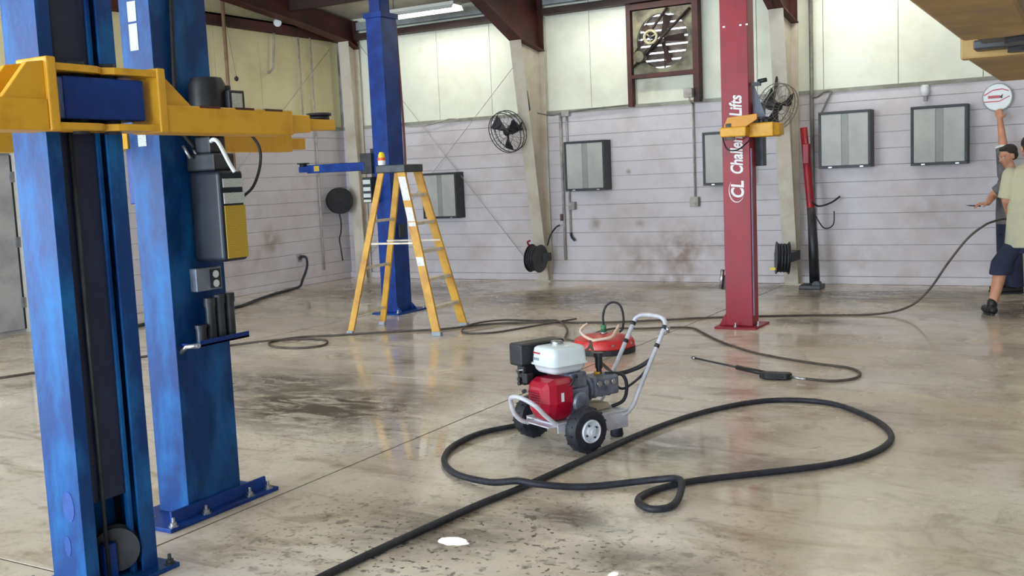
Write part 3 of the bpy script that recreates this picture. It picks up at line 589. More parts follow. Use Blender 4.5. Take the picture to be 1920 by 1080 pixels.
# front bumper loop
MB().tube(spline([(0.135, 0.0, 0.14), (0.135, -0.10, 0.15), (0.135, -0.19, 0.22), (0.125, -0.25, 0.285), (0.07, -0.285, 0.32), (0.0, -0.29, 0.325), (-0.06, -0.285, 0.31), (-0.09, -0.265, 0.27), (-0.09, -0.24, 0.20), (-0.08, -0.18, 0.15), (-0.08, -0.08, 0.145), (-0.08, 0.0, 0.145)], 5), 0.0135, 10).build('bumper', FRAME, pw)
MB().box(-0.09, 0.13, -0.17, -0.10, 0.142, 0.150).build('skid_plate', FRAME, pw, 0.002)
# engine
eng = MB().box(-0.12, 0.12, -0.02, 0.14, 0.16, 0.34).box(-0.10, 0.13, 0.0, 0.12, 0.34, 0.43).build('engine_block', ALU, pw, 0.012)
for k in range(5): MB().box(-0.15, -0.09, -0.03, 0.13, 0.23+0.035*k, 0.238+0.035*k).build('cooling_fin', ALU, eng)
MB().lathe((0.06, 0.06, 0.26), (1, 0, 0), [(0.055, 0.05), (0.06, 0.08), (0.05, 0.095), (0.02, 0.10), (0.001, 0.10)], 20).build('side_cover', ALU, eng)
MB().tube(spline([(0.12, 0.05, 0.40), (0.15, 0.02, 0.42), (0.15, -0.01, 0.38), (0.13, -0.03, 0.36)]), 0.008).build('fuel_line', BLACK, eng)
MB().cyl((0.125, 0.09, 0.20), (0.155, 0.11, 0.205), 0.014).build('oil_plug', YEL, eng)
# red recoil cover: rounded drum with a domed front
REDC = mat('crimson_cover', srgb(176, 14, 48), srgb(150, 12, 42), rough=0.28, scale=5)
m = MB(); prev = None
oct_ = [(-0.075, 0.385), (-0.045, 0.408), (0.125, 0.415), (0.147, 0.385), (0.147, 0.275), (0.115, 0.185), (0.085, 0.165), (-0.015, 0.165), (-0.05, 0.19), (-0.078, 0.27)]
for (y, k) in ((0.0, 1.0), (-0.115, 1.0), (-0.155, 0.86), (-0.178, 0.62), (-0.192, 0.5), (-0.186, 0.44)):
    R = [m.bm.verts.new((0.035+(px-0.035)*k, y, 0.292+(pz-0.292)*k)) for px, pz in oct_]
    if prev: m.bridge(prev, R, False)
    else: m.bm.faces.new(R)
    prev = R
m.bm.faces.new(prev[::-1]); rc = m.build('recoil_cover', REDC, pw, 0.012, seg=3)
for k in range(7): MB().box(-0.005, 0.075, -0.190, -0.180, 0.250+0.014*k, 0.2545+0.014*k).build('vent_slot', mat('dark_red_slot', srgb(70, 8, 22), rough=0.5), rc)
MB().box(0.1465, 0.1485, -0.085, -0.065, 0.285, 0.335).build('label', WHITE, rc)
MB().tube([(-0.07, -0.19, 0.33), (-0.02, -0.215, 0.345)], 0.011).build('starter_grip', BLACK, rc)
# fuel tank
m = MB(); prev = None
def rrect(m, x0, x1, y0, y1, z, r, n=4):
    out = []
    for cx, cy, a0 in ((x1-r, y1-r, 0), (x0+r, y1-r, PI/2), (x0+r, y0+r, PI), (x1-r, y0+r, 1.5*PI)):
        for k in range(n+1): a = a0 + k*PI/2/n; out.append(m.bm.verts.new((cx+r*math.cos(a), cy+r*math.sin(a), z)))
    return out
for (z, i, r) in ((0.430, 0.045, 0.03), (0.438, 0.025, 0.04), (0.455, 0.012, 0.04), (0.478, 0.006, 0.04), (0.482, -0.008, 0.045), (0.488, -0.008, 0.045), (0.492, 0.002, 0.04), (0.555, 0.006, 0.04), (0.574, 0.011, 0.035), (0.583, 0.024, 0.03), (0.588, 0.06, 0.02)):
    R = rrect(m, -0.085+i, 0.142-i, -0.125+i, 0.130-i, z, max(r-i*0.2, 0.01))
    if prev: m.bridge(prev, R)
    else: m.bm.faces.new(R[::-1])
    prev = R
m.bm.faces.new(prev); TW = mat('tank_white', srgb(226, 236, 240), rough=0.3); tk = m.build('fuel_tank', TW, pw)
MB().lathe((0.0, 0.01, 0.584), (0, 0, 1), [(0.032, 0), (0.036, 0.004), (0.036, 0.018), (0.03, 0.022), (0.001, 0.022)], 20).build('filler_cap', STEEL, tk)
MB().box(-0.055, 0.01, -0.1225, -0.118, 0.545, 0.553).build('red_badge', mat('badge_red', srgb(170, 20, 40), rough=0.4), tk)
MB().box(-0.055, 0.0, -0.1225, -0.118, 0.507, 0.522).build('grey_badge', mat('badge_grey', srgb(140, 150, 160), rough=0.4), tk)
# muffler and air cleaner at the left side
mf = MB().box(-0.215, -0.09, -0.18, 0.14, 0.465, 0.595).build('air_cleaner', BLACK, pw, 0.014, seg=3)
MB().box(-0.185, -0.115, -0.15, 0.0, 0.35, 0.47).build('carburettor_cover', BLACK, pw, 0.012)
for (y, z) in ((-0.155, 0.43), (-0.155, 0.385), (-0.155, 0.36)): MB().cyl((-0.15, y, z), (-0.15, y-0.012, z), 0.012).build('knob', DGREY, pw)
MB().tube([(-0.17, -0.165, 0.435), (-0.09, -0.175, 0.45)], 0.005).build('choke_lever', STEEL, pw)
MB().box(-0.19, -0.12, 0.0, 0.13, 0.25, 0.46).build('muffler', DGREY, pw, 0.015)
MB().box(-0.11, -0.06, -0.17, -0.12, 0.37, 0.43).build('engine_switch', BLACK, pw, 0.006)
# pump
pm = MB().box(-0.05, 0.10, 0.20, 0.385, 0.255, 0.37).build('pump', ALU, pw, 0.014)
MB().lathe((0.02, 0.14, 0.30), (0, 1, 0), [(0.06, 0), (0.06, 0.03), (0.075, 0.035), (0.075, 0.055), (0.05, 0.06)], 24).build('pump_flange', ALU, pm)
for k in range(3): MB().cyl((0.10, 0.225+0.055*k, 0.335), (0.114, 0.225+0.055*k, 0.335), 0.018, n=6).build('valve_cap', STEEL, pm)
for k in range(3): MB().cyl((0.05, 0.225+0.055*k, 0.245), (0.05, 0.225+0.055*k, 0.257), 0.018, n=6).build('valve_cap', ALU, pm)
MB().cyl((0.0, 0.30, 0.37), (0.0, 0.30, 0.382), 0.02).build('oil_cap', YEL, pm)
MB().lathe((0.0, 0.315, 0.37), (0, 0, 1), [(0.016, 0), (0.016, 0.03), (0.022, 0.032), (0.022, 0.10), (0.03, 0.103), (0.03, 0.125), (0.001, 0.127)], 16).build('unloader', BLACK, pm)
MB().cyl((-0.02, 0.385, 0.36), (0.0, 0.44, 0.345), 0.014).build('outlet_fitting', STEEL, pm)
MB().tube(spline([(0.0, 0.43, 0.347), (0.03, 0.50, 0.355), (0.08, 0.57, 0.385), (0.125, 0.625, 0.43)]), 0.0135).build('bypass_hose', RUBBER, pw)
MB().tube(spline([(0.06, 0.385, 0.30), (0.075, 0.44, 0.27), (0.11, 0.54, 0.33), (0.13, 0.60, 0.40)]), 0.008).build('control_cable', RUBBER, pw)
MB().tube(spline([(0.04, 0.33, 0.372), (0.08, 0.42, 0.36), (0.09, 0.45, 0.29), (0.07, 0.44, 0.20), (0.03, 0.38, 0.165)]), 0.011).build('inlet_hose', RUBBER, pw)
MB().prism([(0.10, 0.162), (0.36, 0.162), (0.34, 0.20), (0.20, 0.22), (0.12, 0.20)], 'x', -0.05, 0.05).build('pump_mount', mat('tan_mount', srgb(178, 166, 140), rough=0.6), pw, 0.005)

# ---- surface cleaner on the floor behind
sc = thing('surface_cleaner', (7.10, -5.38, 0), 'red round surface cleaner with black skirt lying behind the pressure washer', 'surface cleaner', math.radians(25))
SCR = mat('surface_cleaner_red', srgb(206, 52, 48), srgb(186, 40, 42), rough=0.35, scale=5)
MB().lathe((0, 0, 0.045), (0, 0, 1), [(0.26, 0), (0.268, 0.01), (0.265, 0.045), (0.25, 0.075), (0.17, 0.10), (0.08, 0.112), (0.001, 0.115)], 40).build('housing', SCR, sc)
MB().lathe((0, 0, 0.002), (0, 0, 1), [(0.262, 0), (0.272, 0.004), (0.272, 0.045), (0.25, 0.046), (0.001, 0.046)], 40).build('skirt', RUBBER, sc)
for k in range(8):
    a = k*PI/4+0.3; MB().cyl((0.255*math.cos(a), 0.255*math.sin(a), 0.09), (0.268*math.cos(a), 0.268*math.sin(a), 0.085), 0.012, n=8).build('bolt', STEEL, sc)
MB().cyl((0.0, 0.0, 0.155), (0.0, 0.0, 0.175), 0.035).build('swivel', STEEL, sc)
MB().cyl((0.0, 0.0, 0.175), (0.0, 0.0, 0.235), 0.024, n=12).build('quick_coupler', mat('green_fitting', srgb(60, 120, 84), rough=0.45), sc)
MB().tube(spline([(-0.14, -0.02, 0.25), (-0.17, -0.04, 0.235), (-0.20, -0.07, 0.20), (-0.17, -0.13, 0.165), (-0.10, -0.22, 0.14), (-0.06, -0.23, 0.14), (0.06, -0.2, 0.155), (0.10, -0.13, 0.19), (0.135, -0.06, 0.235)], 4), 0.013).build('handle_bar', mat('pale_tan_tube', srgb(222, 196, 176), rough=0.45), sc)
MB().tube(spline([(0.0, 0.0, 0.23), (0.0, 0.0, 0.32), (0.03, 0.0, 0.40), (0.09, 0.0, 0.43), (0.15, -0.0, 0.40), (0.175, 0.0, 0.30), (0.165, 0.0, 0.2), (0.14, 0.02, 0.165)]), 0.010).build('supply_hose', RUBBER, sc)

# ================================================================== HOSES
def hose(name, pts, r, label, m=RUBBER, sub=6):
    P3 = [(p[0], p[1], (p[2] if len(p) > 2 else 0.0) + r + 0.001) for p in pts]
    o = MB().tube(spline(P3, sub), r, 8).build(name, m)
    return tag(o, label, 'hose')
BIG = [(8.22,-10.59),(8.23,-10.4),(8.27,-9.97),(8.33,-9.46),(8.39,-9.14,0.0),(8.46,-8.56),(8.53,-7.98),(8.66,-7.42),(8.87,-7.0),(9.1,-6.83),(9.38,-6.85),(9.66,-7.13),(9.83,-7.44),(9.87,-7.71),(9.8,-8.01),(9.64,-8.26),(9.34,-8.54),(9.14,-8.73),(9.03,-8.9),(8.99,-9.04),(9.01,-9.14),(9.1,-9.21),(9.17,-9.15),(9.165,-9.02,0.008),(9.11,-8.86,0.038),(8.97,-8.82,0.012),(8.68,-9.02),(8.50,-9.15,0.028),(8.38,-9.175,0.040),(8.22,-9.17,0.014),(7.95,-9.07),(7.75,-8.88),(7.63,-8.61),(7.62,-8.29),(7.74,-8.04),(7.86,-7.86)]
hose('water_hose', BIG, 0.0175, 'thick black hose looped across the wet floor in front of the pressure washer')
THIN = mat('grey_brown_hose', srgb(66, 58, 52), srgb(88, 78, 70), rough=0.6, scale=10)
MAIN = [(2.45,-8.28),(2.58,-8.07),(2.67,-7.82),(2.84,-7.46),(3.04,-6.78),(3.37,-6.13),(3.6,-5.87,0.012),(3.79,-5.62),(4.14,-5.6),(4.34,-5.87),(4.2,-6.06),(3.88,-6.06),(3.64,-5.83),(3.74,-5.50,0.0),(4.05,-5.31),(4.5,-4.95),(4.92,-4.68),(5.24,-4.24),(5.64,-4.02),(6.22,-3.91),(6.67,-3.72),(7.35,-3.30),(8.2,-2.95),(8.84,-2.75),(9.16,-2.62,0.06),(9.36,-2.62,0.23),(9.55,-2.62,0.52),(9.72,-2.62,0.75),(9.86,-2.57,0.87),(9.93,-2.42,0.90),(9.99,-2.22,0.91),(10.05,-2.07,0.90)]
hose('pressure_hose', MAIN, 0.011, 'long thin hose snaking from the left past the ladder to the man in shorts', THIN)
LOOP = [(6.05,-3.80,0.02),(5.93,-3.97,0.01),(5.74,-4.36),(5.6,-4.72),(5.37,-4.85),(5.20,-4.72),(5.14,-4.46,0.024),(5.29,-4.10,0.024),(5.6,-3.90,0.0),(5.9,-3.96,0.02),(6.12,-4.2),(6.3,-4.51),(6.5,-4.95,0.01),(6.70,-5.15,0.024),(6.82,-5.25,0.01)]
hose('coiled_hose', LOOP, 0.010, 'thin hose loop on the floor right of the stepladder', THIN)
WAND = [(8.32,-7.88,0.34),(8.16,-7.78,0.42),(7.9,-7.3,0.42),(7.55,-6.6,0.25),(7.1,-6.0,0.02),(6.75,-5.3),(6.62,-4.6),(6.66,-4.21),(6.92,-4.15),(7.2,-4.01),(7.40,-4.0),(7.58,-4.23),(7.91,-4.68),(8.28,-5.08),(8.56,-5.29),(8.95,-5.49),(9.21,-5.59),(9.34,-5.78),(9.33,-5.99),(9.21,-6.11),(9.04,-6.15,0.012)]
hose('wand_hose', WAND, 0.010, 'thin hose looping from behind the washer past the red post to the spray wand', THIN)
# spray wand
sw = thing('spray_wand', (8.99, -6.15, 0), 'black spray gun and lance lying on the floor at the right', 'spray wand', 0)
def wp(x, y, z): return (x-8.99, y+6.15, z)
MB().tube([wp(7.98,-5.53,0.012), wp(8.47,-5.90,0.026)], 0.008).build('lance', DGREY, sw)
MB().cyl(wp(7.955,-5.512,0.0125), wp(7.99,-5.538,0.0128), 0.012).build('nozzle', STEEL, sw)
MB().tube([wp(8.45,-5.885,0.026), wp(8.58,-5.985,0.03), wp(8.72,-6.085,0.034)], 0.019, 10).build('grip', BLACK, sw)
MB().prism([(-0.30, 0.02), (-0.27, 0.075), (-0.09, 0.095), (-0.06, 0.045), (-0.09, -0.005), (-0.24, -0.02)], 'z', 0.004, 0.05).build('gun_body', BLACK, sw, 0.008)
MB().tube(spline([(-0.24, -0.005, 0.03), (-0.2, -0.03, 0.03), (-0.11, -0.02, 0.03)]), 0.006).build('trigger', DGREY, sw)
MB().tube([(-0.08, 0.035, 0.026), (0.0, 0.01, 0.022), (0.05, 0.0, 0.022)], 0.011).build('coupling', STEEL, sw)
hose('supply_hose', [(0.03,-1.28,0.44),(0.10,-1.22,0.42),(0.16,-1.28,0.28),(0.18,-1.42,0.10),(0.22,-1.57),(0.45,-2.28),(0.79,-3.08),(1.04,-3.59),(1.07,-3.95),(1.02,-4.69),(1.2,-5.6)], 0.020, 'black hose dropping from a wall outlet and running along the left wall')
ot = thing('wall_outlet', (0, -1.28, 0.44), 'small grey outlet on the left wall where the black hose starts', 'outlet')
MB().box(0.0, 0.02, -0.05, 0.05, -0.06, 0.06).build('cover_plate', CONDUIT, ot, 0.004); MB().cyl((0.02, 0, 0), (0.05, 0, 0), 0.025).build('socket', DGREY, ot)

# ================================================================== WALL-MOUNTED THINGS
def light_box(x0, zt, label):
    t = thing('wall_light_box', (x0, 0, zt-0.70), label, 'light box', 0, 'framed grey boxes on the back wall')
    w, h, d = 0.63, 0.70, 0.23; FR = BXF
    b = MB().box(0, w, -d+0.02, -0.003, 0, h).build('housing', FR, t, 0.004)
    f = MB(); e = 0.032
    f.box(0, w, -d, -d+0.025, 0, e).box(0, w, -d, -d+0.025, h-e, h).box(0, e, -d, -d+0.025, e, h-e).box(w-e, w, -d, -d+0.025, e, h-e)
    f.build('frame', FR, t, 0.004)
    for a, c in ((e, w*0.44), (w*0.58, w-e)): MB().box(a, c, -d+0.008, -d+0.022, e, h-e).build('panel', BXP, t, 0.003)
    MB().box(w*0.44, w*0.58, -d+0.014, -d+0.024, e, h-e).build('centre_strip', BXS, t, 0.003)
    for x in (0.12, 0.5): MB().box(x, x+0.04, -d-0.006, -d, 0.006, 0.018).build('latch', STEEL, t)
    return t
BXF = mat('black_box_frame', srgb(36, 38, 42), srgb(52, 54, 58), rough=0.5, scale=8)
BXP = mat('pale_grey_panel', srgb(182, 182, 178), srgb(164, 164, 160), rough=0.5, scale=2)
BXS = mat('grey_centre_strip', srgb(150, 153, 150), srgb(136, 139, 136), rough=0.5, scale=2)
for x0, zt, lab in ((1.67, 1.66, 'black-framed grey wall box right of the stepladder'), (4.16, 2.01, 'black-framed grey wall box right of the column with the fan'), (6.22, 2.02, 'black-framed grey wall box half hidden behind the red lift post'), (7.74, 2.18, 'black-framed grey wall box right of the red post, left of a pair'), (8.83, 2.17, 'black-framed grey wall box nearest the two men')):
    light_box(x0, zt, lab)

# ---- exhaust fan
ef = thing('exhaust_fan', (5.63, 0, 3.30), 'large square louvred exhaust fan high on the back wall', 'exhaust fan')
GALV = mat('grimy_galvanised', srgb(120, 116, 94), srgb(58, 52, 44), rough=0.5, metal=0.4, scale=3, lo=0.4, hi=0.62)
m = MB(); n = 40; R0 = 0.37; S = 0.425
def ringpt(k, y, sq):
    a = 2*PI*k/n; c, s = math.cos(a), math.sin(a)
    q = S/max(abs(c), abs(s)) if sq else R0
    return (q*c, y, q*s)
A = [m.bm.verts.new(ringpt(k, -0.06, True)) for k in range(n)]; B = [m.bm.verts.new(ringpt(k, -0.06, False)) for k in range(n)]; C2 = [m.bm.verts.new(ringpt(k, 0.01, False)) for k in range(n)]; D2 = [m.bm.verts.new(ringpt(k, 0.01, True)) for k in range(n)]
m.bridge(A, B, False); m.bridge(B, C2); m.bridge(C2, D2, False); m.bridge(D2, A, False); m.build('housing', GALV, ef)
SL = mat('louvre_metal', srgb(150, 140, 132), srgb(110, 98, 92), rough=0.4, metal=0.3, scale=6)
for k in range(9):
    z = -0.40 + 0.1*k
    M = Matrix.Translation((0, 0.05, z)) @ Matrix.Rotation(math.radians(-60), 4, 'X')
    MB().box(-0.42, 0.42, -0.041, 0.041, -0.002, 0.002, M).build('louvre_slat', SL, ef)
MB().box(-0.008, 0.008, 0.012, 0.03, -0.42, 0.42).build('louvre_rod', DARKBR, ef)
for k in range(5):
    a = k*2*PI/5 + 0.3; M = Matrix.Rotation(a, 4, 'Y') @ Matrix.Rotation(math.radians(28), 4, 'Z')
    b = MB(); b.prism([(-0.03, 0.05), (0.03, 0.05), (0.06, 0.32), (-0.05, 0.33)], 'y', -0.004, 0.004)
    for v in b.bm.verts: v.co = Matrix.Translation((-0.02, -0.02, 0.02)) @ M @ v.co
    b.build('fan_blade', DARKBR, ef)
PUL = mat('pale_pulley', srgb(190, 184, 152), srgb(160, 152, 120), rough=0.5, scale=10)
MB().torus((-0.14, -0.13, 0.05), (0.1, -1, 0), 0.085, 0.02, 32).build('pulley', PUL, ef)
MB().cyl((-0.14, -0.15, 0.05), (-0.14, -0.0, 0.05), 0.022).build('shaft', DGREY, ef)
for k in range(3):
    a = k*2*PI/3+0.4; MB().tube([(-0.14, -0.13, 0.05), (-0.14+0.085*math.cos(a), -0.13, 0.05+0.085*math.sin(a))], 0.011, 6).build('pulley_spoke', PUL, ef)
for (p, q) in (((-0.42, -0.10, -0.33), (0.42, -0.10, 0.38)), ((-0.40, -0.10, -0.16), (0.10, -0.10, 0.42))): MB().tube([p, q], 0.02, 4).build('motor_strut', DARKBR, ef)
MB().tube([(-0.22, -0.13, 0.02), (-0.40, -0.13, -0.22)], 0.008, 6).tube([(-0.07, -0.13, 0.0), (-0.32, -0.13, -0.29)], 0.008, 6).build('drive_belt', BLACK, ef)
MB().lathe((-0.30, -0.20, -0.20), (0, 1, 0), [(0.02, 0), (0.075, 0.01), (0.08, 0.03), (0.08, 0.12), (0.03, 0.13)], 20).build('motor', GALV, ef)
fo = thing('fan_frame', (5.63, 0, 2.44), 'red-brown steel frame holding the exhaust fan up on the back wall', 'steel frame')
MB().box(-0.51, -0.445, -0.10, 0.02, 0.0, 1.42).build('jamb', BROWN, fo, 0.003); MB().box(0.445, 0.53, -0.12, 0.02, 0.0, 1.42).build('jamb', BROWN, fo, 0.003)
MB().box(-0.445, 0.445, -0.10, 0.02, 0.375, 0.43).build('sill_channel', BROWN, fo, 0.003); MB().box(-0.445, 0.445, -0.10, 0.02, 1.30, 1.38).build('head_channel', BROWN, fo, 0.003)

# ---- round caged fans
def cage_fan(name, loc, nrm, R, label, arm, motor_side=1, wire=BLACK):
    nrm = Vector(nrm).normalized(); t = thing(name, loc, label, 'fan')
    u = Vector((0,0,1)); u = (u - nrm*u.dot(nrm)).normalized(); w = nrm.cross(u)
    for d, rr in ((0.06, R*0.97), (0.0, R), (-0.07, R*0.97), (0.085, R*0.55), (0.09, R*0.25)):
        MB().torus(nrm*d, nrm, rr, 0.006 if rr > R*0.9 else 0.003, 36, 6).build('cage_ring', wire, t)
    m = MB()
    for k in range(20):
        a = 2*PI*k/20; e = u*math.cos(a)+w*math.sin(a)
        m.tube([nrm*0.09 + e*R*0.2, nrm*0.085 + e*R*0.55, nrm*0.06+e*R*0.97, e*R*1.0, -nrm*0.07+e*R*0.97, -nrm*0.09+e*R*0.5, -nrm*0.09+e*R*0.2], 0.0022, 4)
    m.build('cage_wires', wire, t)
    for k in range(3):
        a = 2*PI*k/3 + 0.9; b = MB(); V = []
        for rr, hw in ((0.12, 0.16), (0.45, 0.34), (0.75, 0.42), (0.92, 0.36)):
            for s, off in ((-1, -0.03), (1, 0.03)):
                ang = a + s*hw; V.append(b.bm.verts.new((u*math.cos(ang)+w*math.sin(ang))*R*rr + nrm*off))
        for i in range(3): b.bm.faces.new((V[2*i], V[2*i+1], V[2*i+3], V[2*i+2]))
        o = b.build('fan_blade', BLACK, t); sm = o.modifiers.new('thick', 'SOLIDIFY'); sm.thickness = 0.006
    MB().lathe((0,0,0), nrm, [(0.03, -0.02), (0.055, -0.01), (0.055, 0.03), (0.03, 0.045), (0.001, 0.046)], 18).build('hub', BLACK, t)
    MB().lathe(-nrm*0.20, nrm, [(0.04, 0.0), (0.07, 0.015), (0.07, 0.12), (0.03, 0.18)], 18).build('motor', DGREY, t)
    MB().tube(arm, 0.018, 8).build('mounting_arm', BLACK, t)
    return t
vdir = Vector((10.88-3.45, -13.44+0.75, 1.55-2.2)).normalized()
rgt = Vector((0.866, 0.498, -0.044)); upv = Vector((-0.016, 0.115, 0.993))
cage_fan('wall_fan', (3.48, -0.64, 2.19), vdir*0.70 - rgt*0.64 - upv*0.32, 0.30, 'round black caged fan on the column left of the exhaust fan', [(0.12, 0.10, 0.02), (0.22, 0.13, 0.18), (0.28, 0.17, 0.30), (0.27, 0.12, 0.56)])
cage_fan('wall_fan', (7.43, -0.95, 2.25), vdir*0.80 + rgt*0.5 - upv*0.28, 0.28, 'round caged fan with pale motor behind the red lift post', [(-0.11, 0.16, 0.05), (-0.12, 0.30, 0.15), (-0.10, 0.40, 0.45)], wire=mat('grey_wire', srgb(120, 116, 106), rough=0.5))

# ---- hose reels
def hose_reel(loc, ax, R, Wd, label, m=RUBBER):
    t = thing('hose_reel', loc, label, 'hose reel'); ax = Vector(ax).normalized()
    for s in (-1, 1): MB().lathe(ax*(s*Wd/2), ax, [(0.03, -0.006), (R, -0.006), (R*1.02, 0.0), (R, 0.006), (0.03, 0.006)], 32).build('flange', BLACK, t)
    for k in range(4):
        MB().torus(ax*(-Wd/2 + Wd*(k+0.5)/4), ax, R*0.82, Wd/8, 28, 8).build('hose_wrap', m, t)
    MB().lathe(-ax*Wd/2, ax, [(R*0.7, 0), (R*0.7, Wd)], 24).build('drum', BLACK, t)
    return t
r1 = hose_reel((0.22, -0.47, 1.29), (0.8, -0.6, 0), 0.205, 0.13, 'black round hose reel on the left wall beside the corner column')
MB().box(-0.22, -0.05, -0.03, 0.03, -0.12, 0.12).build('wall_bracket', DGREY, r1, 0.004)
MB().tube(spline([(0.0, -0.02, -0.2), (0.02, -0.02, -0.36), (-0.04, 0.03, -0.52), (-0.1, 0.06, -0.62), (-0.08, 0.06, -0.8), (-0.09, 0.1, -0.97)]), 0.011).build('hanging_hose', RUBBER, r1)
r2 = hose_reel((3.78, -0.50, 0.37), rgt*0.82+vdir*0.55, 0.20, 0.15, 'black hose reel low on the column left of the wall stains')
MB().box(-0.12, 0.10, 0.05, 0.30, -0.06, 0.06).build('wall_bracket', DGREY, r2, 0.004)
MB().tube(spline([(-0.06, -0.05, 0.17), (-0.08, -0.08, 0.24), (-0.04, -0.06, 0.26)]), 0.014).build('hose_end', RED, r2)
MB().tube(spline([(0.12, 0.15, 0.18), (0.10, 0.3, 0.32), (0.14, 0.40, 0.42), (0.19, 0.43, 0.45)]), 0.012).build('feed_hose', RUBBER, r2)
r3 = hose_reel((7.40, -0.72, 0.40), rgt*0.97+vdir*0.15, 0.20, 0.15, 'dark hose reel behind the red lift post')
MB().box(-0.12, 0.10, 0.05, 0.46, -0.06, 0.06).build('wall_bracket', DGREY, r3, 0.004)
MB().box(-0.10, -0.03, -0.215, -0.19, -0.13, -0.10).build('sticker', mat('bright_yellow_plastic', srgb(232, 206, 40)), r3)

# ---- red jack stand leaning on the second column
js = thing('transmission_jack', (7.68, -0.52, 0), 'narrow red and black upright jack beside the column behind the red post', 'jack')
MB().tube([(0.05, 0.05, 0.06), (0.03, 0.08, 0.55), (0.0, 0.12, 1.0)], [0.065, 0.06, 0.05], 10).build('cylinder', BLACK, js)
MB().tube([(0.02, 0.1, 0.62), (-0.01, 0.13, 1.05), (-0.05, 0.17, 1.45), (-0.10, 0.20, 2.0)], [0.045, 0.05, 0.05, 0.045], 10).build('red_shaft', RED, js)
MB().box(-0.10, -0.02, 0.12, 0.22, 1.55, 1.80).build('saddle', RED, js, 0.01)
MB().box(-0.10, 0.16, -0.12, 0.14, 0.0, 0.05).build('base', BLACK, js, 0.008)
MB().cyl((0.10, -0.1, 0.05), (0.10, 0.02, 0.05), 0.05).build('roller', BLACK, js)
MB().tube(spline([(0.03, 0.02, 1.08), (0.10, 0.10, 1.02), (0.2, 0.30, 1.05), (0.28, 0.45, 1.12)]), 0.012).build('cable', BLACK, js)
MB().tube(spline([(0.05, 0.04, 0.95), (0.15, 0.12, 0.75), (0.25, 0.2, 0.78), (0.26, 0.22, 0.95)]), 0.008).build('cable', BLACK, js)

# ---- conduits and pipes
def pipe(name, pts, r, label, m=CONDUIT, cat='pipe', sub=1):
    return tag(MB().tube(spline(pts, 6) if sub > 1 else pts, r, 8).build(name, m), label, cat)
c1 = thing('conduit', (4.12, -0.03, 0), 'painted conduit with outlet boxes beside the column, near the framed box', 'conduit')
MB().tube([(0, 0, 2.42), (0, 0, 0.7)], 0.014).build('tube', CONDUIT, c1); MB().box(-0.06, 0.06, -0.05, 0.025, 2.38, 2.46).build('junction_box', CONDUIT, c1, 0.004)
MB().box(-0.0, 0.10, -0.05, 0.025, 1.04, 1.15).build('switch_box', CONDUIT, c1, 0.004); MB().tube(spline([(0, 0, 0.7), (0.02, -0.01, 0.64), (0.07, -0.02, 0.59)]), 0.018).build('elbow', DGREY, c1)
c2 = thing('conduit', (4.02, -0.03, 0), 'thin grey pipe close beside the column, right of the black hose reel', 'conduit')
MB().tube([(0, 0, 2.43), (0, 0, 0.3)], 0.02).build('tube', CONDUIT, c2); MB().box(-0.04, 0.0, -0.05, 0.0, 0.88, 0.98).build('valve', mat('maroon_valve', srgb(90, 60, 66), rough=0.5), c2, 0.004)
c3 = thing('conduit', (6.03, -0.03, 0), 'painted conduit running down from the exhaust fan to a switch', 'conduit')
MB().tube([(0, 0, 2.44), (0, 0, 1.1)], 0.014).build('tube', CONDUIT, c3); MB().box(-0.06, 0.06, -0.05, 0.025, 1.04, 1.17).build('switch_box', CONDUIT, c3, 0.004); MB().box(-0.06, 0.06, -0.19, -0.095, 2.50, 2.62).tube([(0, -0.12, 2.51), (0, -0.12, 2.46), (0, 0.0, 2.42)], 0.014).build('junction_box', CONDUIT, c3, 0.004)
pipe('downpipe', [(7.62, -0.05, 3.8), (7.62, -0.05, 0.1)], 0.026, 'grey pipe running down the wall right of the second column', mat('grey_pipe', srgb(118, 116, 110), srgb(88, 86, 82), rough=0.5))
pipe('drain_pipe', [(0.14, -2.65, 4.4), (0.14, -2.65, 2.44), (0.14, -2.65, 1.6)], 0.026, 'brownish vertical pipe high on the left wall beside the lift', mat('brown_pipe', srgb(150, 120, 96), srgb(120, 92, 76), rough=0.6))
pipe('air_line', [(0.05, -1.55, 3.84), (0.05, -1.6, 3.4), (0.05, -1.64, 3.3), (0.06, -1.72, 3.25), (0.07, -1.79, 3.25)], 0.018, 'hooked conduit end hanging high on the left wall', CONDUIT, 'pipe', 6)
pc = thing('pull_cord', (0.08, -2.42, 3.15), 'thin cord with small dark weight hanging on the left wall', 'cord')
MB().tube([(0, 0, 0), (0.02, -0.2, 1.0)], 0.004, 6).build('cord', CONDUIT, pc); MB().lathe((0, 0, -0.07), (0, 0, 1), [(0.01, 0), (0.03, 0.02), (0.03, 0.05), (0.005, 0.075)], 12).build('weight', DGREY, pc)
pipe('wall_conduit', [(0.03, -0.72, 4.0), (0.03, -0.72, 0.2)], 0.014, 'thin vertical conduit on the left wall near the corner')
pipe('wall_conduit', [(0.03, -1.0, 3.84), (0.03, -1.0, 2.45)], 0.012, 'thin conduit on the upper left wall, second from the corner')
sl = thing('spotlight', (0.16, -1.58, 3.98), 'small white round fitting on the girt of the left wall', 'light fitting')
MB().lathe((0, 0, 0), (0.8, -0.5, -0.3), [(0.02, -0.06), (0.05, -0.04), (0.06, 0.0), (0.055, 0.03), (0.001, 0.035)], 18).build('body', WHITE, sl); MB().box(-0.07, 0.0, -0.02, 0.02, -0.02, 0.02).build('bracket', DGREY, sl)
em = thing('wall_sensor', (8.97, -0.03, 2.34), 'small white wall fitting above the box nearest the men', 'sensor')
MB().lathe((0, -0.03, 0.09), (0, 0, -1), [(0.04, 0), (0.05, 0.02), (0.05, 0.1), (0.03, 0.13), (0.001, 0.13)], 18).build('body', WHITE, em); MB().box(-0.02, 0.02, -0.04, 0.03, -0.10, -0.03).build('stem', CONDUIT, em, 0.003)
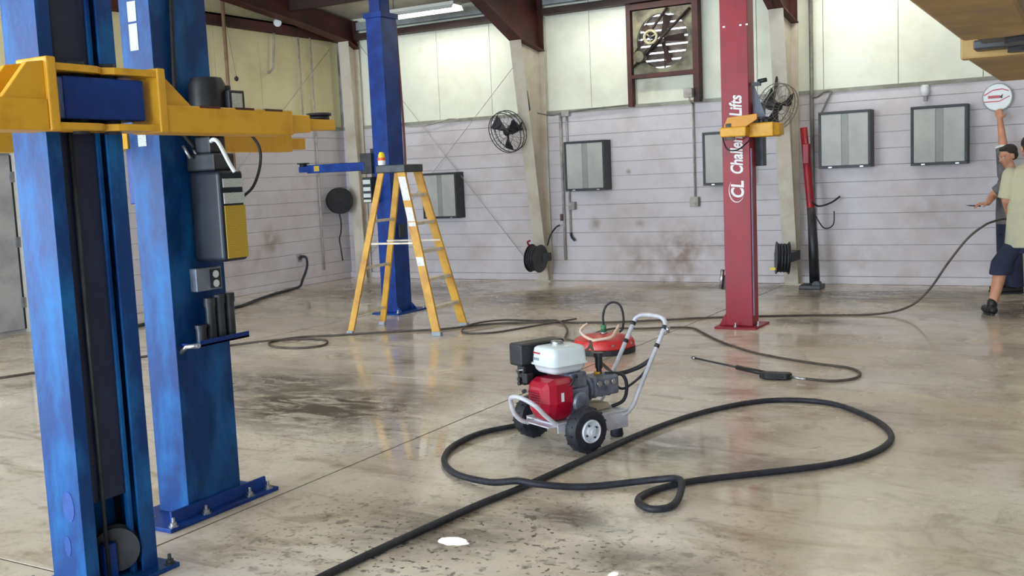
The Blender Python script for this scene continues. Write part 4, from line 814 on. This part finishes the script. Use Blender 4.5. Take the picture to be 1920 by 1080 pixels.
# cable tray bits on the sill above box 4
pipe('wall_cable', [(7.60, -0.05, 2.42), (7.68, -0.06, 2.38), (7.78, -0.06, 2.44), (7.86, -0.06, 2.43), (7.80, -0.06, 2.30), (7.74, -0.07, 2.17)], 0.012, 'grey cable looping down to the box right of the red post', mat('grey_pipe', srgb(118, 116, 110)), 'cable', 6)
pipe('wall_cable', [(3.80, -0.30, 2.44), (3.9, -0.08, 2.41), (4.05, -0.05, 2.43), (4.6, -0.05, 2.46), (5.1, -0.05, 2.47)], 0.010, 'thin cable along the sill between the column and the exhaust fan', mat('grey_pipe', srgb(118, 116, 110)), 'cable', 6)
pipe('wall_cable', [(0.95, -0.06, 2.38), (1.2, -0.05, 2.42), (1.6, -0.05, 2.40), (2.1, -0.05, 2.47), (2.3, -0.05, 2.46)], 0.010, 'thin cable sagging along the sill right of the far blue post', CONDUIT, 'cable', 6)
# diagonal rod bracing on the back wall and left wall
pipe('brace_rod', [(0.45, -0.07, 3.80), (3.35, -0.07, 0.35)], 0.0045, 'thin diagonal brace rod falling to the right between corner and column', CONDUIT, 'brace')
pipe('brace_rod', [(3.42, -0.10, 3.25), (0.5, -0.10, 0.4)], 0.0045, 'thin diagonal brace rod rising to the right between corner and column', CONDUIT, 'brace')
pipe('brace_rod', [(0.06, -0.3, 3.7), (0.06, -3.6, 0.9)], 0.004, 'thin diagonal brace rod on the left wall', CONDUIT, 'brace')

# ---- fluorescent lamps
TUBE = emit('fluorescent_tube', (1.0, 0.985, 0.88, 1), 43.0)
HOUS = mat('lamp_housing', srgb(214, 214, 206), rough=0.5)
def lamp(x, y, z, label, L=1.2):
    t = thing('fluorescent_lamp', (x, y, z), label, 'lamp', 0, 'fluorescent lamps under the roof')
    MB().box(-L/2-0.03, L/2+0.03, -0.11, 0.11, 0.03, 0.075).prism([(-0.11, 0.03), (-0.10, 0.03), (-0.15, -0.03), (-0.16, -0.03)], 'x', -L/2-0.03, L/2+0.03).prism([(0.11, 0.03), (0.10, 0.03), (0.15, -0.03), (0.16, -0.03)], 'x', -L/2-0.03, L/2+0.03).build('housing', HOUS, t)
    for s in (-1, 1):
        for a, b in ((-L/2, -0.02), (0.02, L/2)): MB().cyl((a, s*0.05, 0.0), (b, s*0.05, 0.0), 0.019, n=12).build('tube', TUBE, t)
    for s in (-1, 1): MB().tube([(s*L*0.4, 0, 0.07), (s*L*0.4, 0, ROOF(y)-z-0.01)], 0.005, 6).build('hanger', DGREY, t)
    return t
LB = {2.28: 'lit fluorescent lamp under the roof, right of the far blue post top', 5.15: 'lit fluorescent lamp above the exhaust fan', 8.3: 'lit fluorescent lamp above the grey boxes behind the men', 12.5: 'lit fluorescent lamp at the back wall beyond the men', 15.8: 'lit fluorescent lamp by the back wall far to the right'}
for x, l in LB.items(): lamp(x, -0.9, 3.965, l)
for x, pl in ((1.9, 'near the left wall'), (5.6, 'left of the red post'), (9.3, 'right of the red post'), (12.9, 'at the far right')): lamp(x, -6.6, 4.6, 'unseen fluorescent lamp of the added second row, ' + pl)  # second lamp row out of view, added to brighten floor and top faces

# ---- clock held against the wall
ck = thing('wall_clock', (9.76, -0.05, 2.225), 'round white wall clock with red print that a man reaches up to', 'clock')
MB().lathe((0, 0.045, 0), (0, -1, 0), [(0.15, 0), (0.165, 0.01), (0.165, 0.05), (0.155, 0.058), (0.15, 0.05), (0.001, 0.05)], 40).build('case', mat('clock_rim', srgb(190, 196, 196), rough=0.3, metal=0.3), ck)
MB().lathe((0, -0.0055, 0), (0, -1, 0), [(0.148, 0), (0.148, 0.001), (0.001, 0.0011)], 40).build('dial', WHITE, ck)
CR = mat('clock_red', srgb(196, 90, 96), rough=0.5)
MB().prism([(-0.14, 0.02), (-0.05, 0.075), (0.05, 0.085), (0.12, 0.06), (0.12, 0.072), (0.05, 0.098), (-0.05, 0.088), (-0.145, 0.033)], 'y', -0.0095, -0.0065).build('red_line', CR, ck)
MB().prism([(-0.14, -0.055), (0.02, -0.055), (0.13, 0.0), (0.13, 0.012), (0.02, -0.043), (-0.14, -0.043)], 'y', -0.0095, -0.0065).build('red_line', CR, ck)
MB().box(-0.10, 0.03, -0.0095, -0.0065, -0.012, 0.02).build('red_block', CR, ck)
MB().prism([(0.02, 0.0), (0.06, 0.035), (0.05, -0.02)], 'y', -0.0095, -0.0065).build('clock_hand', BLACK, ck)

# ---- double door in the left wall
dr = tag(MB().box(-0.12, -0.05, -7.86, -5.79, 0.0, 2.10).build('door_1', mat('grey_door', srgb(172, 172, 172), srgb(146, 146, 148), rough=0.5, scale=3, world=True)), kind='structure')
MB().box(-0.08, 0.03, -5.98, -5.75, 0.0, 2.12).box(-0.08, 0.03, -7.9, -7.82, 0.0, 2.12).box(-0.08, 0.03, -7.9, -5.75, 2.08, 2.44).build('door_frame', mat('door_frame_paint', srgb(190, 186, 176), srgb(170, 164, 150), rough=0.5), dr, 0.004)
MB().box(-0.055, -0.02, -6.9, -6.01, 0.04, 2.05).build('door_leaf', MATS['grey_door'], dr, 0.004); MB().box(-0.055, -0.02, -7.8, -6.93, 0.04, 2.05).build('door_leaf', MATS['grey_door'], dr, 0.004)
MB().box(-0.05, -0.03, -6.02, -5.97, 0.04, 2.05).build('door_gap', BLACK, dr)
for z in (0.35, 1.05, 1.8): MB().box(-0.03, 0.012, -6.03, -5.96, z-0.06, z+0.06).build('hinge', STEEL, dr)
MB().box(-0.02, 0.03, -6.84, -6.80, 0.98, 1.10).build('door_handle', STEEL, dr, 0.004)

# ================================================================== PEOPLE
SKIN = mat('skin', srgb(206, 150, 120), srgb(190, 132, 104), rough=0.55, scale=10)
HAIR = mat('dark_hair', srgb(34, 26, 24), srgb(52, 40, 34), rough=0.7, scale=40, bump=0.5, bscale=90)
def remesh(o, vox, it=4):
    r = o.modifiers.new('remesh', 'REMESH'); r.mode = 'VOXEL'; r.voxel_size = vox; r.use_smooth_shade = True
    s = o.modifiers.new('smooth', 'SMOOTH'); s.factor = 0.5; s.iterations = it
    return o
def chain(m, pts):
    for (p, r), (q, s) in zip(pts[:-1], pts[1:]): m.cap(p, r, q, s)
def hand(m, wrist, d, pn, curl=0.4, side=1, scale=1.0):
    # wrist point, direction of the fingers, palm normal; five separate fingers
    d = Vector(d).normalized(); pn = Vector(pn); pn = (pn - d*pn.dot(d)).normalized(); w = d.cross(pn).normalized()*side; wr = Vector(wrist)
    for k in range(4): m.cap(wr + w*0.006*(k-1.5), 0.019*scale, wr + d*0.085*scale + w*0.0195*(k-1.5)*scale, 0.0125*scale)
    for k, L in enumerate((0.072, 0.082, 0.076, 0.060)):
        b = wr + d*0.088*scale + w*0.0205*(k-1.5)*scale; a = curl
        e1 = (d*math.cos(a) + pn*math.sin(a)); e2 = (d*math.cos(2*a) + pn*math.sin(2*a)); e3 = (d*math.cos(2.8*a) + pn*math.sin(2.8*a))
        p1_ = b + e1*L*0.45*scale; p2_ = p1_ + e2*L*0.32*scale; p3_ = p2_ + e3*L*0.24*scale
        chain(m, [(b, 0.0100*scale), (p1_, 0.0092*scale), (p2_, 0.0086*scale), (p3_, 0.0075*scale)])
    b = wr + d*0.022*scale - w*0.026*scale; t1 = b + (d*0.6 - w*0.7 + pn*0.35).normalized()*0.045*scale; t2 = t1 + (d*0.85 - w*0.3 + pn*0.4).normalized()*0.034*scale
    chain(m, [(b, 0.015*scale), (t1, 0.012*scale), (t2, 0.0095*scale)])
def head(m, c, M, s=1.0):
    c = Vector(c)
    def T(x, y, z): return c + M.to_3x3() @ Vector((x*s, y*s, z*s))
    m.ball(T(0, 0.012, 0.035), (0.076*s, 0.094*s, 0.088*s), 18, M)
    m.ball(T(0, -0.025, -0.03), (0.062*s, 0.068*s, 0.082*s), 16, M)
    m.ball(T(0, -0.050, -0.088), (0.030*s, 0.030*s, 0.024*s), 10, M)       # chin
    m.cap(T(0, -0.088, 0.012), 0.009*s, T(0, -0.106, -0.025), 0.013*s)      # nose
    for k in (-1, 1):
        m.ball(T(k*0.078, 0.012, -0.008), (0.012*s, 0.020*s, 0.032*s), 10, M)   # ear
        m.cap(T(k*0.016, -0.086, 0.026), 0.010*s, T(k*0.048, -0.074, 0.026), 0.010*s)  # brow
        m.ball(T(k*0.042, -0.066, -0.026), (0.020*s, 0.016*s, 0.02*s), 10, M)   # cheek
    m.cap(T(-0.02, -0.086, -0.055), 0.008*s, T(0.02, -0.086, -0.055), 0.008*s)  # lips
    return T
def loft(m, rings, n=20):
    prev = None
    for (c, rx, ry, yaw) in rings:
        R = []
        for k in range(n):
            a = 2*PI*k/n; x, y = rx*math.cos(a), ry*math.sin(a); R.append(m.bm.verts.new((c[0]+x*math.cos(yaw)-y*math.sin(yaw), c[1]+x*math.sin(yaw)+y*math.cos(yaw), c[2])))
        if prev: m.bridge(prev, R)
        else: m.bm.faces.new(R[::-1])
        prev = R
    m.bm.faces.new(prev)
def sleeve(m, p, r0, q, r1, n=16):
    p = Vector(p); q = Vector(q); m.ball(p, r0, 14); m.cyl(p, q, r0, r1, n)
def face_bits(T, parent, M, s=1.0):
    for k in (-1, 1):
        e = MB().ball(T(k*0.032, -0.079, 0.008), 0.0105*s, 10).build('eye', WHITE, parent)
        MB().ball(T(k*0.032, -0.0875, 0.008), 0.0048*s, 8).build('iris', BLACK, e)
    MB().cap(T(-0.019, -0.0925, -0.055), 0.0035*s, T(0.019, -0.0925, -0.055), 0.0035*s, 8).build('mouth', mat('lips', srgb(150, 84, 78), rough=0.5), parent)

# ---- near man, seen from behind, holding the hose (root at his feet, faces local -Y; turned to face the wall)
nm = thing('person', (10.25, -2.31, 0), 'man in loose pale yellow shirt and navy shorts seen from behind at the right edge', 'person', math.radians(196))
m = MB(); Mh = Matrix.Rotation(math.radians(16), 4, 'X')
LA, RA = (0.35, 0.04, 0.07), (-0.02, -0.05, 0.07)
chain(m, [((0.09, 0.0, 0.80), 0.09), ((0.26, -0.02, 0.45), 0.062), ((0.29, 0.01, 0.33), 0.060), (LA, 0.038)]); chain(m, [((-0.09, 0.0, 0.80), 0.09), ((-0.085, -0.04, 0.45), 0.062), ((-0.08, -0.015, 0.33), 0.060), (RA, 0.038)])
for A_ in (LA, RA): m.cap((A_[0], A_[1]+0.03, 0.05), 0.035, (A_[0]*1.1, A_[1]-0.14, 0.035), 0.03)
m.ball((0, 0, 0.86), (0.165, 0.12, 0.13)); m.cap((0, 0.0, 0.92), 0.13, (0, 0.02, 1.22), 0.14); m.ball((0, 0.03, 1.30), (0.185, 0.12, 0.13))
m.cap((0, 0.02, 1.38), 0.065, (0, -0.035, 1.52), 0.055)
T1 = head(m, (0, -0.065, 1.60), Mh)
hl, hr = Vector((0.12, -0.26, 0.93)), Vector((-0.14, -0.30, 1.0))
chain(m, [((0.19, 0.03, 1.37), 0.06), ((0.225, 0.02, 1.12), 0.046), ((0.15, -0.20, 0.96), 0.032)]); chain(m, [((-0.19, 0.03, 1.37), 0.06), ((-0.25, -0.02, 1.12), 0.046), ((-0.16, -0.24, 1.02), 0.032)])
hand(m, (0.15, -0.20, 0.96), (-0.3, -0.9, -0.25), (-0.8, 0.2, -0.3), 0.75, 1); hand(m, (-0.16, -0.24, 1.02), (0.4, -0.9, -0.2), (0.7, 0.2, -0.5), 0.75, -1)
remesh(m.build('body', SKIN, nm), 0.0075)
face_bits(T1, nm, Mh)
m = MB(); m.ball(T1(0, 0.025, 0.05), (0.084, 0.098, 0.084), 18, Mh); m.ball(T1(0, 0.055, 0.0), (0.076, 0.062, 0.07), 14, Mh); remesh(m.build('hair', HAIR, nm), 0.01, 2)
SHIRT = mat('pale_olive_shirt', srgb(194, 188, 160), srgb(166, 170, 152), rough=0.8, scale=3.5, lo=0.45, hi=0.7, bump=0.35, bscale=9)
m = MB(); loft(m, [((0.0, 0.01, 0.655), 0.235, 0.165, 0), ((0, 0.01, 0.80), 0.228, 0.165, 0), ((0, 0.015, 1.0), 0.215, 0.155, 0), ((0, 0.025, 1.2), 0.215, 0.155, 0), ((0, 0.03, 1.32), 0.215, 0.145, 0), ((0, 0.03, 1.40), 0.185, 0.115, 0), ((0, 0.02, 1.44), 0.12, 0.085, 0), ((0, 0.01, 1.462), 0.075, 0.07, 0)], 28)
for s in (-1, 1): sleeve(m, (s*0.19, 0.03, 1.355), 0.078, (s*0.225, 0.02 if s > 0 else -0.01, 1.13), 0.080)
remesh(m.build('shirt', SHIRT, nm), 0.010, 3)
NAVY = mat('navy_cloth', srgb(30, 36, 60), srgb(42, 48, 74), rough=0.85, scale=6, bump=0.25, bscale=14)
m = MB(); loft(m, [((0, 0, 0.60), 0.18, 0.125, 0), ((0, 0, 0.72), 0.195, 0.14, 0), ((0, 0, 0.92), 0.18, 0.135, 0)], 24)
for s, (x, y) in ((1, (0.255, -0.015)), (-1, (-0.09, -0.04))): loft(m, [((x*1.04, y, 0.39), 0.105, 0.115, 0), ((x*0.95, y, 0.52), 0.108, 0.12, 0), ((s*0.09, 0, 0.75), 0.108, 0.128, 0)], 20)
remesh(m.build('shorts', NAVY, nm), 0.010, 2)
SHOE = mat('black_shoe', srgb(18, 18, 22), rough=0.5)
for A_ in (LA, RA):
    m = MB(); m.cap((A_[0], A_[1]+0.045, 0.05), 0.046, (A_[0]*1.1, A_[1]-0.15, 0.042), 0.040); m.cap((A_[0], A_[1], 0.06), 0.048, (A_[0], A_[1], 0.12), 0.047)
    o = remesh(m.build('shoe', SHOE, nm), 0.009, 2)
    MB().prism([(A_[0]*1.05+0.046*math.cos(a)*(1.0), A_[1]-0.05+0.145*math.sin(a)) for a in [k*PI/10 for k in range(20)]], 'z', 0.0, 0.022).build('sole', RUBBER, o)

# ---- far man reaching up to the clock (faces local -Y)
fm = thing('person', (9.95, -0.62, 0), 'man in grey shirt by the back wall, one arm raised to the round clock', 'person', math.radians(-62))
Rz = Matrix.Rotation(math.radians(62), 4, 'Z')
def W2L(p): return Rz.to_3x3() @ (Vector(p) - Vector((9.95, -0.62, 0)))
m = MB(); Mh = Matrix.Rotation(math.radians(10), 4, 'Z') @ Matrix.Rotation(math.radians(14), 4, 'X')
for s in (-1, 1):
    chain(m, [((s*0.09, 0.0, 0.82), 0.09), ((s*0.10, -0.02, 0.46), 0.062), ((s*0.105, 0.01, 0.32), 0.058), ((s*0.11, 0.02, 0.08), 0.038)]); m.cap((s*0.11, 0.05, 0.05), 0.035, (s*0.12, -0.12, 0.035), 0.03)
m.ball((0, 0, 0.88), (0.165, 0.12, 0.13)); m.cap((0, 0, 0.94), 0.125, (0, 0.01, 1.18), 0.135); m.ball((0, 0.01, 1.26), (0.18, 0.115, 0.12)); m.cap((0, 0.01, 1.33), 0.06, (0, -0.02, 1.45), 0.052)
T2 = head(m, (0, -0.035, 1.535), Mh, 0.98)
sh_up = W2L((9.90, -0.46, 1.37)); el_up = W2L((9.845, -0.34, 1.68)); wr_up = W2L((9.80, -0.20, 1.96))
sR = Vector((-0.185, 0.01, 1.33)); sL = Vector((0.185, 0.01, 1.33))
up_s = sR if (sR-sh_up).length < (sL-sh_up).length else sL; dn_s = sL if up_s is sR else sR
chain(m, [(up_s, 0.062), (el_up, 0.048), (wr_up, 0.032)]); tgt = W2L((9.77, -0.11, 2.10)); hand(m, wr_up, tgt-wr_up, W2L((9.95, 0.38, 0)), 0.18, 1)
el_dn = W2L((9.775, -0.74, 1.10)); wr_dn = W2L((9.745, -0.93, 1.03))
chain(m, [(dn_s, 0.06), (el_dn, 0.046), (wr_dn, 0.03)]); hand(m, wr_dn, W2L((9.60, -1.00, 1.02)) - wr_dn, (0, 0, -1), 0.35, -1)
remesh(m.build('body', SKIN, fm), 0.0075)
face_bits(T2, fm, Mh, 0.98)
m = MB(); m.ball(T2(0, 0.028, 0.055), (0.083, 0.092, 0.080), 18, Mh); m.ball(T2(0, 0.055, 0.0), (0.075, 0.06, 0.06), 14, Mh); m.ball(T2(0, -0.035, 0.095), (0.062, 0.045, 0.028), 12, Mh); remesh(m.build('hair', HAIR, fm), 0.01, 2)
GREYS = mat('grey_shirt', srgb(112, 110, 112), srgb(84, 82, 86), rough=0.8, scale=5, bump=0.3, bscale=10)
m = MB(); loft(m, [((0, 0, 0.78), 0.195, 0.145, 0), ((0, 0, 0.9), 0.19, 0.145, 0), ((0, 0.005, 1.1), 0.19, 0.145, 0), ((0, 0.01, 1.25), 0.2, 0.135, 0), ((0, 0.01, 1.34), 0.165, 0.105, 0), ((0, 0.005, 1.38), 0.09, 0.08, 0)], 26)
sleeve(m, up_s, 0.078, up_s.lerp(el_up, 0.85), 0.078); sleeve(m, dn_s, 0.076, dn_s.lerp(el_dn, 0.85), 0.08)
st = remesh(m.build('shirt', GREYS, fm), 0.010, 3)
c_ = up_s.lerp(el_up, 0.86); d_ = (el_up-up_s).normalized()
MB().cyl(c_-d_*0.012, c_+d_*0.012, 0.0835, n=20).build('cuff_band', WHITE, st)
k_ = dn_s.lerp(el_dn, 0.25); e_ = (el_dn-dn_s).normalized(); MB().cyl(k_-e_*0.03, k_+e_*0.03, 0.085, n=20).build('sleeve_stripe', WHITE, st)
m = MB(); loft(m, [((0, 0, 0.66), 0.165, 0.12, 0), ((0, 0, 0.75), 0.18, 0.13, 0), ((0, 0, 0.92), 0.17, 0.125, 0)], 24)
for s in (-1, 1): loft(m, [((s*0.108, 0.015, 0.075), 0.08, 0.085, 0), ((s*0.10, -0.01, 0.46), 0.09, 0.095, 0), ((s*0.09, 0, 0.78), 0.1, 0.118, 0)], 18)
remesh(m.build('trousers', NAVY, fm), 0.010, 2)
for s in (-1, 1):
    m = MB(); m.cap((s*0.11, 0.055, 0.048), 0.046, (s*0.12, -0.14, 0.042), 0.040); m.cap((s*0.11, 0.02, 0.06), 0.047, (s*0.11, 0.02, 0.10), 0.046); o = remesh(m.build('shoe', SHOE, fm), 0.009, 2)
    MB().prism([(s*0.116+0.046*math.cos(a), -0.045+0.145*math.sin(a)) for a in [k*PI/10 for k in range(20)]], 'z', 0.0, 0.022).build('sole', RUBBER, o)
pen = thing('marker_pen', (9.615, -0.985, 1.015), 'dark pen in the lowered hand of the man in grey', 'pen')
MB().tube([(0.06, 0.02, -0.015), (-0.05, -0.01, -0.005)], 0.007, 8).build('barrel', BLACK, pen); MB().cyl((-0.05, -0.01, -0.005), (-0.085, -0.02, 0.0), 0.006, 0.002).build('tip', DGREY, pen)
